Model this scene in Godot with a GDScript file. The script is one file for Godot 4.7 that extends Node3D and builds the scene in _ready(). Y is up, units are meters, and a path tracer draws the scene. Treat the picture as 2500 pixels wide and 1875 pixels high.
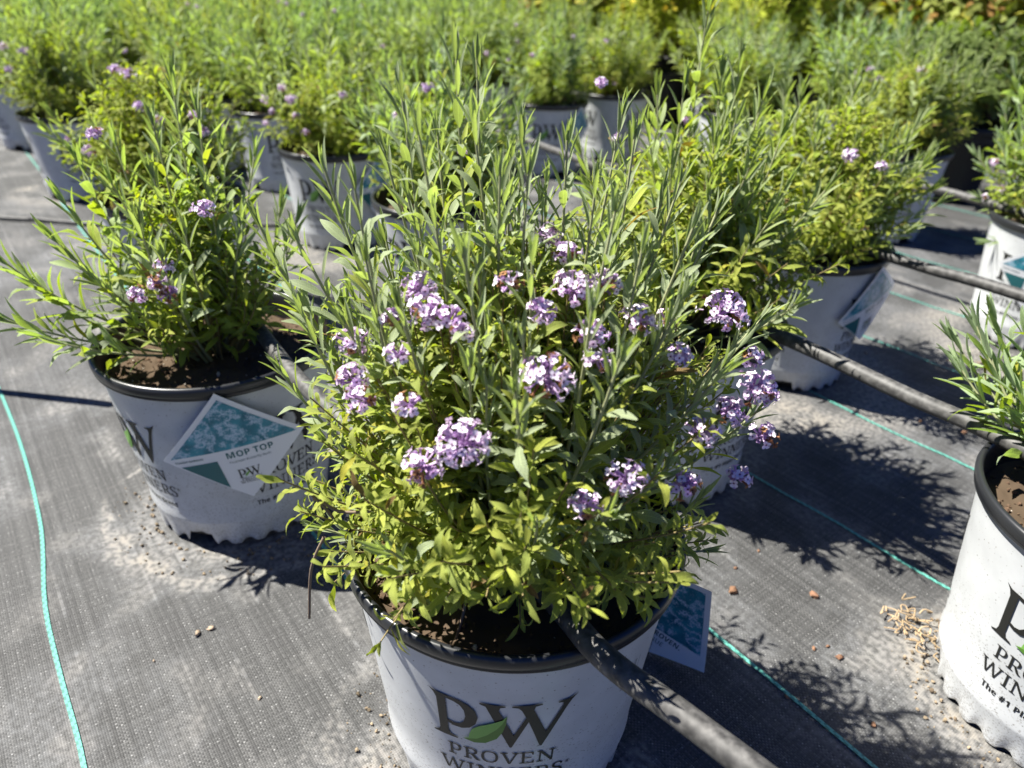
extends Node3D
# A nursery bed: white grower pots with lilac-flowered shrubs on woven ground cloth, black pipes laid over the rims.

const FPX := 1779.6          # focal length in photo pixels (2500 x 1875)
const EYE := 0.6365
const PITCH := 0.517
const ROLL := 0.0264
const RIM := 0.242            # pot height
const YAW := 0.659            # direction of the cloth's woven stripes

var cam: Camera3D
var M := {}
var TPL := []                 # leaf templates, fine
var TPLO := []                # leaf templates, coarse
var FLO := []                 # floret templates
var names := {}
var pot_mesh := {}

# ------------------------------------------------------------------ helpers
class Bag:
	var v := PackedVector3Array()
	var n := PackedVector3Array()
	var u := PackedVector2Array()
	var c := PackedColorArray()
	var i := PackedInt32Array()
	func add(t: Dictionary, x: Transform3D, col: Color) -> void:
		var at := v.size()
		v.append_array(x * (t.v as PackedVector3Array))
		n.append_array(Transform3D(x.basis.orthonormalized(), Vector3.ZERO) * (t.n as PackedVector3Array))
		u.append_array(t.u)
		var k := PackedColorArray()
		k.resize(t.v.size())
		if t.has("c"):
			for q in k.size():
				k[q] = t.c[q] * col
		else:
			k.fill(col)
		c.append_array(k)
		for q: int in t.i:
			i.append(q + at)
	func mesh(m: Material) -> ArrayMesh:
		var a := []
		a.resize(Mesh.ARRAY_MAX)
		a[Mesh.ARRAY_VERTEX] = v
		a[Mesh.ARRAY_NORMAL] = n
		a[Mesh.ARRAY_TEX_UV] = u
		a[Mesh.ARRAY_COLOR] = c
		a[Mesh.ARRAY_INDEX] = i
		var r := ArrayMesh.new()
		r.add_surface_from_arrays(Mesh.PRIMITIVE_TRIANGLES, a)
		r.surface_set_material(0, m)
		return r

func lin(r: float, g: float, b: float) -> Color:
	return Color(r, g, b).linear_to_srgb()

func gp(x: float, z: float, y := 0.0) -> Vector3:     # plan position, z metres ahead of the camera
	return Vector3(x, y, -z)

func ray(px: float, py: float) -> Vector3:            # photo pixel (2212 wide) to a direction
	var k := 2500.0 / 2212.0
	return cam.transform.basis * Vector3((px * k - 1250.0) / FPX, -(py * k - 937.5) / FPX, -1.0)

func on_level(px: float, py: float, y: float) -> Vector3:   # where that ray meets a level
	var d := ray(px, py)
	return cam.position + d * ((y - EYE) / d.y)

func on_plant(px: float, py: float, c: Vector3, off: float) -> Vector3:   # where that ray meets the upright plane through a plant
	var nrm := Vector3(c.x, 0, c.z).normalized()
	var d := ray(px, py)
	return cam.position + d * ((Vector3(c.x, 0, c.z).length() + off) / d.dot(nrm))

func numbered(s: String) -> String:
	names[s] = names.get(s, -1) + 1
	return s if names[s] == 0 else "%s_%03d" % [s, names[s]]

func thing(called: String, label: String, category: String, at := Vector3.ZERO, group := "") -> Node3D:
	var o := Node3D.new()
	o.name = numbered(called)
	add_child(o, true)
	o.position = at
	tag(o, label, category, group)
	return o

func tag(o: Node, label: String, category: String, group := "") -> void:
	o.set_meta("label", label)
	o.set_meta("category", category)
	if group:
		o.set_meta("group", group)

func part(called: String, mesh: Mesh, parent: Node, m: Material = null, x := Transform3D.IDENTITY) -> MeshInstance3D:
	var o := MeshInstance3D.new()
	o.name = called if parent != self else numbered(called)
	o.mesh = mesh
	if m:
		o.material_override = m
	o.transform = x
	parent.add_child(o, true)
	return o

func grid(rows: Array, uvs: Array = []) -> ArrayMesh:   # rows of equal length; outside faces when rows run up and columns run to the right
	var st := SurfaceTool.new()
	st.begin(Mesh.PRIMITIVE_TRIANGLES)
	var w: int = rows[0].size()
	for r in rows.size() - 1:
		for c in w - 1:
			for q in [[r, c], [r + 1, c], [r + 1, c + 1], [r, c], [r + 1, c + 1], [r, c + 1]]:
				st.set_uv(uvs[q[0]][q[1]] if uvs else Vector2(float(q[1]) / (w - 1), float(q[0]) / (rows.size() - 1)))
				st.add_vertex(rows[q[0]][q[1]])
	st.index()
	st.generate_normals()
	return st.commit()

func lathe(profile: Array, seg: int) -> ArrayMesh:      # profile (radius, height) from bottom to top for an outside
	var rows := []
	for p: Vector2 in profile:
		var row := PackedVector3Array()
		for s in seg + 1:
			var a := TAU * (s % seg) / seg
			row.append(Vector3(sin(a) * p.x, p.y, cos(a) * p.x))
		rows.append(row)
	return grid(rows)

func tube_rows(pts: PackedVector3Array, radii: Array, sides: int) -> Array:
	var rows := []
	var up := Vector3.UP
	for k in pts.size():
		var d := (pts[mini(k + 1, pts.size() - 1)] - pts[maxi(k - 1, 0)]).normalized()
		if k == 0 and absf(d.dot(up)) > 0.9:
			up = Vector3.RIGHT
		var a := up.cross(d).normalized()
		up = d.cross(a).normalized()
		var row := PackedVector3Array()
		for s in sides + 1:
			var t := TAU * (s % sides) / sides
			row.append(pts[k] + (a * cos(t) + up * sin(t)) * radii[k])
		rows.append(row)
	return rows

func tube(pts: PackedVector3Array, radii: Array, sides: int) -> ArrayMesh:
	return grid(tube_rows(pts, radii, sides))

func tpl_of(mesh: Mesh) -> Dictionary:
	var a := mesh.surface_get_arrays(0)
	return {"v": a[Mesh.ARRAY_VERTEX], "n": a[Mesh.ARRAY_NORMAL], "u": a[Mesh.ARRAY_TEX_UV], "i": a[Mesh.ARRAY_INDEX]}

func mesh_of(t: Dictionary, m: Material) -> ArrayMesh:
	var b := Bag.new()
	b.add(t, Transform3D.IDENTITY, Color.WHITE)
	return b.mesh(m)

func curve(a: Vector3, b: Vector3, c: Vector3, steps: int) -> PackedVector3Array:
	var r := PackedVector3Array()
	for k in steps + 1:
		var t := float(k) / steps
		r.append(a.lerp(b, t).lerp(b.lerp(c, t), t))
	return r

func smooth_path(p: Array, per: int) -> PackedVector3Array:
	var r := PackedVector3Array()
	for k in p.size() - 1:
		for s in per:
			r.append((p[k] as Vector3).cubic_interpolate(p[k + 1], p[maxi(k - 1, 0)], p[mini(k + 2, p.size() - 1)], float(s) / per))
	r.append(p[-1])
	return r

# ------------------------------------------------------------------ materials
func mat(called: String, col: Color, rough: float, spec := 0.5) -> StandardMaterial3D:
	var m := StandardMaterial3D.new()
	m.albedo_color = col
	m.roughness = rough
	m.metallic_specular = spec
	M[called] = m
	return m

func noise_image(size: int, freq: float, seed_: int, oct := 4) -> Image:
	var n := FastNoiseLite.new()
	n.seed = seed_
	n.frequency = freq
	n.fractal_octaves = oct
	return n.get_seamless_image(size, size)

func tex(im: Image) -> ImageTexture:
	im.generate_mipmaps()
	return ImageTexture.create_from_image(im)

func leaf_images() -> Array:
	var w := 64
	var h := 256
	var im := Image.create(w, h, false, Image.FORMAT_RGB8)
	var bump := Image.create(w, h, false, Image.FORMAT_RGB8)
	var n := FastNoiseLite.new()
	n.seed = 5
	n.frequency = 0.09
	for y in h:
		for x in w:
			var a := absf((x + 0.5) / w * 2.0 - 1.0)
			var rib := exp(-pow(a / 0.07, 2.0))
			var ph := fposmod(y / 15.0 - a * 1.6, 1.0)
			var vein := exp(-pow((ph - 0.5) / 0.13, 2.0)) * (1.0 - rib) * smoothstep(1.0, 0.7, a)
			var edge := smoothstep(0.86, 0.98, a)
			var g := n.get_noise_2d(x, y) * 0.5
			var k := clampf(0.84 + 0.08 * vein + 0.14 * rib + 0.26 * edge + 0.16 * g, 0.0, 1.0)
			im.set_pixel(x, y, Color(k * 0.98, k, k * (0.93 + 0.07 * edge)))
			var b := clampf(0.55 - 0.35 * rib - 0.28 * vein + 0.2 * g, 0.0, 1.0)
			bump.set_pixel(x, y, Color(b, b, b))
	bump.bump_map_to_normal_map(5.0)
	return [tex(im), tex(bump)]

func leaf_mat(called: String, col: Color, back: Color, vertex := false) -> StandardMaterial3D:
	var m := mat(called, col, 0.62, 0.35)
	m.albedo_texture = M.leaf_tex[0]
	m.normal_enabled = true
	m.normal_texture = M.leaf_tex[1]
	m.normal_scale = 0.8
	m.backlight_enabled = true
	m.backlight = back
	m.vertex_color_use_as_albedo = vertex
	m.rim_enabled = true
	m.rim = 0.35
	m.rim_tint = 0.3
	m.cull_mode = BaseMaterial3D.CULL_DISABLED
	return m

func make_materials() -> void:
	M.leaf_tex = leaf_images()
	var back := Color(0.95, 1.0, 0.55)
	leaf_mat("foliage", Color.WHITE, back, true)
	var petal := mat("petal", Color.WHITE, 0.7, 0.3)
	petal.vertex_color_use_as_albedo = true
	petal.backlight_enabled = true
	petal.backlight = Color(0.7, 0.62, 0.7)
	petal.cull_mode = BaseMaterial3D.CULL_DISABLED
	var stem := mat("stem", Color.WHITE, 0.8, 0.3)
	stem.vertex_color_use_as_albedo = true
	# pot plastic: white, speckled with splashed soil
	var sp := Image.create(512, 512, false, Image.FORMAT_RGB8)
	var big := noise_image(512, 0.012, 21)
	sp.fill(Color(1, 1, 1))
	for y in 512:
		for x in 512:
			var g := 0.955 + (big.get_pixel(x, y).r - 0.5) * 0.07
			sp.set_pixel(x, y, Color(g, g * 0.997, g * 0.985))
	var rng := RandomNumberGenerator.new()
	rng.seed = 3
	for k in 900:
		var s := 1 if rng.randf() < 0.85 else 2
		var g := rng.randf_range(0.35, 0.8)
		sp.fill_rect(Rect2i(rng.randi() % 510, rng.randi() % 510, s, s), Color(g, g * 0.93, g * 0.84))
	var pot := mat("pot", lin(0.555, 0.575, 0.60), 0.36, 0.5)
	pot.albedo_texture = tex(sp)
	pot.uv1_scale = Vector3(3, 1, 1)
	# splashed-up soil near the foot: grains of their own, denser towards the ground
	var dirt := Image.create(1024, 512, false, Image.FORMAT_RGBA8)
	dirt.fill(Color(0.36, 0.31, 0.25, 0))
	var patch := noise_image(512, 0.02, 44)
	for k in 26000:
		var yy := pow(rng.randf(), 2.6)
		var x := rng.randi() % 1023
		var y := int((1.0 - yy * 0.55) * 511)
		if patch.get_pixel(x % 512, y).r * 1.1 < rng.randf() * (0.6 + yy):
			continue
		var g := rng.randf_range(0.75, 1.15)
		dirt.fill_rect(Rect2i(x, y, 1 + rng.randi() % 2, 1 + rng.randi() % 2), Color(0.34 * g, 0.30 * g, 0.25 * g, rng.randf_range(0.3, 0.8)))
	M.dirt = tex(dirt)
	pot.detail_enabled = true
	pot.detail_albedo = M.dirt
	pot.detail_blend_mode = BaseMaterial3D.BLEND_MODE_MIX
	pot.detail_uv_layer = BaseMaterial3D.DETAIL_UV_2
	mat("rim", lin(0.018, 0.019, 0.021), 0.33, 0.5)
	mat("black_plastic", lin(0.014, 0.014, 0.015), 0.5, 0.4)
	mat("ink", lin(0.018, 0.018, 0.016), 0.5, 0.4)
	mat("logo_light", lin(0.19, 0.40, 0.08), 0.5, 0.4)
	mat("logo_dark", lin(0.085, 0.2, 0.03), 0.5, 0.4)
	var soil := mat("soil", Color.WHITE, 0.95, 0.2)
	soil.vertex_color_use_as_albedo = true
	var pipe := mat("pipe", lin(0.185, 0.178, 0.168), 0.58, 0.5)
	var pn := noise_image(256, 0.03, 9, 5)
	pn.adjust_bcs(1.5, 0.45, 1.0)
	pipe.albedo_texture = tex(pn)
	pipe.uv1_triplanar = true
	pipe.uv1_world_triplanar = true
	pipe.uv1_scale = Vector3(14, 14, 14)
	# tag prints
	mat("card", lin(0.74, 0.75, 0.76), 0.28, 0.5)
	mat("tag_teal", lin(0.03, 0.13, 0.14), 0.25, 0.5)
	mat("tag_green", lin(0.04, 0.08, 0.02), 0.25, 0.5)
	mat("tag_ink", lin(0.06, 0.11, 0.12), 0.4, 0.4)
	var ph := Image.create(256, 256, false, Image.FORMAT_RGB8)
	var a := noise_image(256, 0.02, 31, 3)
	var b := noise_image(256, 0.2, 32, 3)
	for y in 256:
		for x in 256:
			var spike := absf(fposmod(x / 64.0 + (a.get_pixel(x, y).r - 0.5) * 1.4 + y / 400.0, 1.0) - 0.5) * 2.0
			var f := smoothstep(0.50, 0.95, b.get_pixel(x, y).r * 0.62 + (1.0 - spike) * 0.55)
			var bg := Color(0.015, 0.11, 0.16).lerp(Color(0.05, 0.30, 0.38), a.get_pixel(255 - x, y).r)
			ph.set_pixel(x, y, bg.lerp(Color(0.42, 0.55, 0.66), f).linear_to_srgb())
	var pm := mat("tag_photo", Color.WHITE, 0.25, 0.5)
	pm.albedo_texture = tex(ph)
	pm.uv1_scale = Vector3(7.5, 7.5, 7.5)

# ------------------------------------------------------------------ flat print: polygons and lettering
func poly_tris(p: PackedVector2Array) -> PackedVector2Array:
	var r := PackedVector2Array()
	for k in Geometry2D.triangulate_polygon(p):
		r.append(p[k])
	return r

func text_tris(s: String, font: String, width: float, bold := false) -> PackedVector2Array:   # centred in x, baseline 0
	var f := SystemFont.new()
	f.font_names = PackedStringArray([font])
	f.font_weight = 700 if bold else 400
	var tm := TextMesh.new()
	tm.text = s
	tm.font = f
	tm.font_size = 48
	tm.pixel_size = 0.01
	tm.depth = 0.01
	tm.curve_step = 2.0
	tm.vertical_alignment = VERTICAL_ALIGNMENT_BOTTOM
	var faces := tm.get_faces()
	var r := PackedVector2Array()
	var lo := Vector2(1e9, 1e9)
	var hi := -lo
	for k in range(0, faces.size(), 3):
		if minf(faces[k].z, minf(faces[k + 1].z, faces[k + 2].z)) < 0.004:
			continue
		for q in 3:
			var p := Vector2(faces[k + q].x, faces[k + q].y)
			r.append(p)
			lo = lo.min(p)
			hi = hi.max(p)
	var sc := width / maxf(hi.x - lo.x, 1e-6)
	for k in r.size():
		r[k] = Vector2((r[k].x - (lo.x + hi.x) / 2.0) * sc, (r[k].y - lo.y) * sc)
	return r

func moved(t: PackedVector2Array, at: Vector2, turn := 0.0, sc := 1.0) -> PackedVector2Array:
	var r := PackedVector2Array()
	for p in t:
		r.append((p * sc).rotated(turn) + at)
	return r

func subdivided(t: PackedVector2Array, most: float) -> PackedVector2Array:
	var r := PackedVector2Array()
	var todo := []
	for k in range(0, t.size(), 3):
		todo.append([t[k], t[k + 1], t[k + 2]])
	while todo:
		var q: Array = todo.pop_back()
		var best := 0
		var far := -1.0
		for e in 3:
			var d := absf(q[e].x - q[(e + 1) % 3].x)
			if d > far:
				far = d
				best = e
		if far <= most:
			r.append_array(PackedVector2Array(q))
		else:
			var a: Vector2 = q[best]
			var b: Vector2 = q[(best + 1) % 3]
			var c: Vector2 = q[(best + 2) % 3]
			var m := (a + b) / 2.0
			todo.append([a, m, c])
			todo.append([m, b, c])
	return r

func print_mesh(t: PackedVector2Array, place: Callable) -> ArrayMesh:
	var st := SurfaceTool.new()
	st.begin(Mesh.PRIMITIVE_TRIANGLES)
	for k in range(0, t.size(), 3):
		var a := t[k]
		var b := t[k + 1]
		var c := t[k + 2]
		if (b - a).cross(c - a) > 0.0:
			var s := b
			b = c
			c = s
		for p in [a, b, c]:
			st.set_uv(p)
			st.add_vertex(place.call(p))
	st.index()
	st.generate_normals()
	return st.commit()

func pot_radius(y: float) -> float:
	return lerpf(0.1135, 0.1315, clampf((y - 0.045) / 0.165, 0.0, 1.05))

func on_pot(theta: float, lift: float) -> Callable:
	return func(p: Vector2) -> Vector3:
		var r := pot_radius(p.y) + lift
		var a := theta + p.x / 0.1265
		return Vector3(sin(a) * r, p.y, cos(a) * r)

func on_flat(lift: float) -> Callable:
	return func(p: Vector2) -> Vector3:
		return Vector3(p.x, p.y, lift)

var LOGO := {}
func make_logo() -> void:
	var P1 := PackedVector2Array([Vector2(0, 1.05), Vector2(0.10, 0.96), Vector2(0.15, 0.86), Vector2(0.15, 0.14), Vector2(0.12, 0.06), Vector2(0, 0.02), Vector2(0, -0.005), Vector2(0.52, -0.005), Vector2(0.52, 0.02), Vector2(0.375, 0.06), Vector2(0.335, 0.14), Vector2(0.335, 0.99), Vector2(0.15, 0.995)])
	var P2 := PackedVector2Array([Vector2(0.335, 0.99), Vector2(0.6, 0.965), Vector2(0.78, 0.90), Vector2(0.90, 0.79), Vector2(0.945, 0.64), Vector2(0.90, 0.48), Vector2(0.78, 0.36), Vector2(0.62, 0.30), Vector2(0.45, 0.305), Vector2(0.335, 0.34), Vector2(0.335, 0.40), Vector2(0.47, 0.372), Vector2(0.58, 0.395), Vector2(0.67, 0.48), Vector2(0.71, 0.62), Vector2(0.69, 0.75), Vector2(0.62, 0.85), Vector2(0.5, 0.905), Vector2(0.335, 0.925)])
	var Wp := PackedVector2Array([Vector2(0.99, 1.02), Vector2(1.455, 1.0), Vector2(1.455, 0.975), Vector2(1.36, 0.955), Vector2(1.335, 0.88), Vector2(1.62, 0.285), Vector2(1.835, 0.72), Vector2(1.745, 0.90), Vector2(1.69, 0.955), Vector2(1.57, 0.975), Vector2(1.57, 1.0), Vector2(2.11, 1.03), Vector2(2.11, 1.005), Vector2(1.99, 0.975), Vector2(1.965, 0.90), Vector2(2.23, 0.335), Vector2(2.5, 0.90), Vector2(2.5, 0.97), Vector2(2.4, 0.985), Vector2(2.4, 1.01), Vector2(2.60, 1.03), Vector2(2.77, 1.12), Vector2(2.66, 1.0), Vector2(2.58, 0.86), Vector2(2.18, -0.02), Vector2(2.14, -0.02), Vector2(1.885, 0.62), Vector2(1.59, -0.02), Vector2(1.55, -0.02), Vector2(1.14, 0.86), Vector2(1.10, 0.95), Vector2(0.99, 0.99)])
	var la := PackedVector2Array([Vector2(0.63, 0.07), Vector2(0.75, 0.115), Vector2(0.77, 0.22), Vector2(0.83, 0.36), Vector2(0.96, 0.46), Vector2(1.22, 0.58), Vector2(1.40, 0.67), Vector2(1.49, 0.78), Vector2(1.40, 0.58), Vector2(1.30, 0.44), Vector2(1.12, 0.27), Vector2(0.91, 0.13)])
	var lb := PackedVector2Array([Vector2(0.63, 0.07), Vector2(0.91, 0.13), Vector2(1.12, 0.27), Vector2(1.30, 0.44), Vector2(1.40, 0.58), Vector2(1.49, 0.78), Vector2(1.47, 0.58), Vector2(1.41, 0.38), Vector2(1.30, 0.2), Vector2(1.08, 0.06), Vector2(0.86, 0.02)])
	var k := 0.0401
	var off := Vector2(-1.385 * k, 0)
	LOGO.P = poly_tris(P1)
	LOGO.P.append_array(poly_tris(P2))
	LOGO.P = moved(LOGO.P, off, 0, k)
	LOGO.W = moved(poly_tris(Wp), off, 0, k)
	LOGO.la = moved(poly_tris(la), off, 0, k)
	LOGO.lb = moved(poly_tris(lb), off, 0, k)
	for key in ["P", "W", "la", "lb"]:
		for q in LOGO[key].size():
			LOGO[key][q] = LOGO[key][q] * Vector2(1, 1.36)
	LOGO.proven = text_tris("PROVEN", "Droid Serif", 0.089)
	LOGO.winners = text_tris("WINNERS", "Droid Serif", 0.107)
	LOGO.reg = text_tris("®", "Droid Sans", 0.0045)
	LOGO.brand = text_tris("The #1 Plant Brand", "Droid Sans", 0.092, true)
	LOGO.side = [text_tris("Proven Winners LLC", "Droid Sans", 0.0295, true), text_tris("Dekalb, IL 60115", "Droid Sans", 0.0235, true), text_tris("815-895-8130", "Droid Sans", 0.0185, true), text_tris("www.provenwinners.com", "Droid Sans", 0.028)]

# ------------------------------------------------------------------ the grower pot
func make_pot_meshes() -> void:
	# white wall with a scalloped, notched foot
	var prof := [Vector2(0.1095, 0.0000), Vector2(0.1100, 0.0060), Vector2(0.1108, 0.0120), Vector2(0.1116, 0.0200), Vector2(0.1130, 0.0300), Vector2(0.1142, 0.0360), Vector2(0.1150, 0.0400), Vector2(0.1138, 0.0460), Vector2(0.1185, 0.0900), Vector2(0.1240, 0.1440), Vector2(0.1312, 0.2120), Vector2(0.1328, 0.2220), Vector2(0.1345, 0.2295)]
	var seg := 240
	var st := SurfaceTool.new()
	st.begin(Mesh.PRIMITIVE_TRIANGLES)
	var rows := []
	var uv := []
	for k in prof.size():
		var row := PackedVector3Array()
		var ur := PackedVector2Array()
		for s in seg + 1:
			var a := TAU * (s % seg) / seg
			var p: Vector2 = prof[k]
			var small := fposmod(rad_to_deg(a) + 7.5, 15.0) - 7.5
			var n1 := 0.0055 * (1.0 - smoothstep(1.2, 5.6, absf(small)))
			var large := fposmod(rad_to_deg(a) + 45.0, 90.0) - 45.0 - 30.0
			var n2 := 0.017 * (1.0 - smoothstep(7.5, 10.0, absf(large)))
			var foot := maxf(n1, n2)
			var low := clampf(1.0 - p.y / 0.034, 0.0, 1.0)
			var y := p.y + foot * low
			var r := p.x - 0.0028 * (1.0 - smoothstep(0.0, 5.5, absf(small))) * clampf(1.0 - p.y / 0.024, 0.0, 1.0)
			row.append(Vector3(sin(a) * r, y, cos(a) * r))
			ur.append(Vector2(float(s) / seg, 1.0 - p.y / 0.24))
		rows.append(row)
		uv.append(ur)
	for r in rows.size() - 1:
		for c in seg:
			for q in [[r, c], [r + 1, c], [r + 1, c + 1], [r, c], [r + 1, c + 1], [r, c + 1]]:
				st.set_uv(uv[q[0]][q[1]])
				st.set_uv2(uv[q[0]][q[1]])
				st.add_vertex(rows[q[0]][q[1]])
	st.index()
	st.generate_normals()
	pot_mesh.wall = st.commit()
	pot_mesh.rim = lathe([Vector2(0.1325, 0.2265), Vector2(0.1378, 0.2261), Vector2(0.1386, 0.2277), Vector2(0.1378, 0.2292), Vector2(0.1390, 0.2306), Vector2(0.1396, 0.2325), Vector2(0.1403, 0.2365), Vector2(0.1398, 0.2398), Vector2(0.1381, 0.2417), Vector2(0.1356, 0.2420), Vector2(0.1337, 0.2402), Vector2(0.1318, 0.2350), Vector2(0.1300, 0.2220), Vector2(0.1285, 0.2040)], 128)
	pot_mesh.liner = lathe([Vector2(0.0, 0.0100), Vector2(0.104, 0.0100), Vector2(0.1065, 0.0300), Vector2(0.1110, 0.0460), Vector2(0.1290, 0.2120), Vector2(0.1325, 0.2265)], 64)
	pot_mesh.nursery = lathe([Vector2(0.100, 0.0000), Vector2(0.104, 0.0100), Vector2(0.108, 0.0500), Vector2(0.128, 0.2090), Vector2(0.136, 0.2140), Vector2(0.139, 0.2290), Vector2(0.138, 0.2400), Vector2(0.134, 0.2420), Vector2(0.131, 0.2360), Vector2(0.127, 0.1940)], 96)
	var most := 0.006
	var put := func(key: String, src: PackedVector2Array, at: Vector2, lift: float) -> void:
		pot_mesh[key] = print_mesh(subdivided(moved(src, at), most), on_pot(0.0, lift))
	put.call("letter_p", LOGO.P, Vector2(0, 0.1255), 0.0006)
	put.call("letter_w", LOGO.W, Vector2(0, 0.1255), 0.0006)
	put.call("leaf_light", LOGO.la, Vector2(0, 0.1255), 0.0011)
	put.call("leaf_dark", LOGO.lb, Vector2(0, 0.1255), 0.0011)
	put.call("proven", LOGO.proven, Vector2(0, 0.1000), 0.0006)
	var win: PackedVector2Array = LOGO.winners.duplicate()
	win.append_array(moved(LOGO.reg, Vector2(0.0575, 0.011)))
	put.call("winners", win, Vector2(0, 0.0765), 0.0006)
	put.call("brand", LOGO.brand, Vector2(0, 0.0580), 0.0006)
	var side := PackedVector2Array()
	for k in 4:
		side.append_array(moved(LOGO.side[k], Vector2(0.0055 * k, 0.168 + [0.0, 0.003, 0.006, 0.001][k]), PI / 2))
	pot_mesh.side = print_mesh(side, on_pot(0.0, 0.0006))

func add_pot(parent: Node3D, turn: float, prints := 4, small_print := true) -> void:
	var pot := part("pot", pot_mesh.wall, parent, M.pot, Transform3D(Basis(Vector3.UP, turn)))
	part("rim", pot_mesh.rim, pot, M.rim)
	part("inner_wall", pot_mesh.liner, pot, M.black_plastic)
	for k in prints:
		var x := Transform3D(Basis(Vector3.UP, TAU * k / 4.0))
		part("emblem_letter", pot_mesh.letter_p, pot, M.ink, x)
		part("emblem_letter", pot_mesh.letter_w, pot, M.ink, x)
		part("emblem_leaf", pot_mesh.leaf_light, pot, M.logo_light, x)
		part("emblem_leaf", pot_mesh.leaf_dark, pot, M.logo_dark, x)
		part("lettering", pot_mesh.proven, pot, M.ink, x)
		part("lettering", pot_mesh.winners, pot, M.ink, x)
		part("lettering", pot_mesh.brand, pot, M.ink, x)
		if small_print and k == 0:
			part("small_print", pot_mesh.side, pot, M.ink, Transform3D(Basis(Vector3.UP, TAU * k / 4.0 + deg_to_rad(46.0))))

func add_soil(parent: Node3D, seed_: int, near: bool) -> void:
	var rng := RandomNumberGenerator.new()
	rng.seed = seed_
	var nz := FastNoiseLite.new()
	nz.seed = seed_
	nz.frequency = 28.0
	var rings := 26 if near else 6
	var seg := 72 if near else 20
	var st := SurfaceTool.new()
	st.begin(Mesh.PRIMITIVE_TRIANGLES)
	var rows := []
	var cols := []
	for k in rings + 1:
		var row := PackedVector3Array()
		var cr := PackedColorArray()
		var r := 0.1285 * (1.0 - float(k) / rings)
		for s in seg + 1:
			var a := TAU * (s % seg) / seg
			var p := Vector2(sin(a), cos(a)) * r
			var h := nz.get_noise_2d(p.x, p.y)
			row.append(Vector3(p.x, 0.2085 + h * 0.008 + 0.006 * (1.0 - r / 0.13), p.y))
			cr.append(Color(0.085, 0.060, 0.042))
		rows.append(row)
		cols.append(cr)
	for r in rings:
		for c in seg:
			for q in [[r, c], [r + 1, c], [r + 1, c + 1], [r, c], [r + 1, c + 1], [r, c + 1]]:
				st.set_color(cols[q[0]][q[1]])
				st.add_vertex(rows[q[0]][q[1]])
	st.index()
	st.generate_normals()
	part("soil", st.commit(), parent, M.soil)
	if not near:
		return
	var bag := Bag.new()
	var tp := chip_tpl(seed_)
	for k in 750:
		var a := rng.randf() * TAU
		var r := 0.126 * sqrt(rng.randf())
		var s := 0.0022 + 0.0075 * pow(rng.randf(), 4.0)
		var b := Basis.from_euler(Vector3(rng.randf() * TAU, rng.randf() * TAU, rng.randf() * TAU)) * Basis.from_scale(Vector3(1, rng.randf_range(0.3, 0.7), rng.randf_range(0.4, 1.0)) * s)
		var t := rng.randf()
		var col := Color(0.115, 0.076, 0.050)
		if t > 0.93:
			col = Color(0.42, 0.38, 0.32)
		bag.add(tp, Transform3D(b, Vector3(sin(a) * r, 0.2095 + nz.get_noise_2d(sin(a) * r, cos(a) * r) * 0.008 + 0.006 * (1.0 - r / 0.13), cos(a) * r)), col * rng.randf_range(0.7, 1.2))
	var o := part("bark_crumbs", bag.mesh(M.soil), parent)
	o.set_meta("kind", "stuff")

func chip_tpl(seed_: int) -> Dictionary:      # a lumpy chip about one unit across
	var rng := RandomNumberGenerator.new()
	rng.seed = seed_ + 77
	var rows := []
	for k in 5:
		var row := PackedVector3Array()
		var lat := PI * (k / 4.0 - 0.5)
		var first := Vector3.ZERO
		for s in 8:
			var a := TAU * (s % 7) / 7
			var r := cos(lat) * 0.5 * rng.randf_range(0.5, 1.15)
			var p := Vector3(sin(a) * r, sin(lat) * 0.5, cos(a) * r)
			if s == 0:
				first = p
			row.append(first if s == 7 else p)
		rows.append(row)
	var st := SurfaceTool.new()
	st.begin(Mesh.PRIMITIVE_TRIANGLES)
	st.set_smooth_group(-1)
	for r in rows.size() - 1:
		for c in 7:
			for q in [[r, c], [r + 1, c], [r + 1, c + 1], [r, c], [r + 1, c + 1], [r, c + 1]]:
				st.set_uv(Vector2.ZERO)
				st.add_vertex(rows[q[0]][q[1]])
	st.generate_normals()
	st.index()
	return tpl_of(st.commit())

# ------------------------------------------------------------------ leaves and florets
func leaf_tpl(half: float, fold: float, curl: float, wave: float, blunt: float, n: int, skew := 0.0) -> Dictionary:   # one unit long along +y, upper face +z
	var rows := []
	var uvs := []
	for k in n + 1:
		var t := float(k) / n
		var w := half * pow(sin(PI * pow(clampf(t * 0.985 + 0.015, 0.0, 1.0), blunt)), 0.72)
		if t < 0.08:
			w = maxf(w * 0.5, half * 0.12)
		if k == n:
			w = half * 0.16
		var ang := curl * t * t
		var cy := sin(ang) / maxf(absf(curl), 0.001) * signf(curl) if absf(curl) > 0.01 else t
		var y := t * lerpf(1.0, cos(ang * 0.6), 0.9)
		var z := -ang * t * 0.42
		var tw := skew * t
		var row := PackedVector3Array()
		var ur := PackedVector2Array()
		for c in [-1.0, 0.0, 1.0]:
			var q := Vector3(c * w, 0.0, absf(c) * w * fold + c * wave * half * sin(t * 11.0 + c))
			q = q.rotated(Vector3.UP, tw)
			row.append(Vector3(q.x, y, z + q.z))
			ur.append(Vector2((c + 1.0) / 2.0, t))
		rows.append(row)
		uvs.append(ur)
	return tpl_of(grid(rows, uvs))

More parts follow.
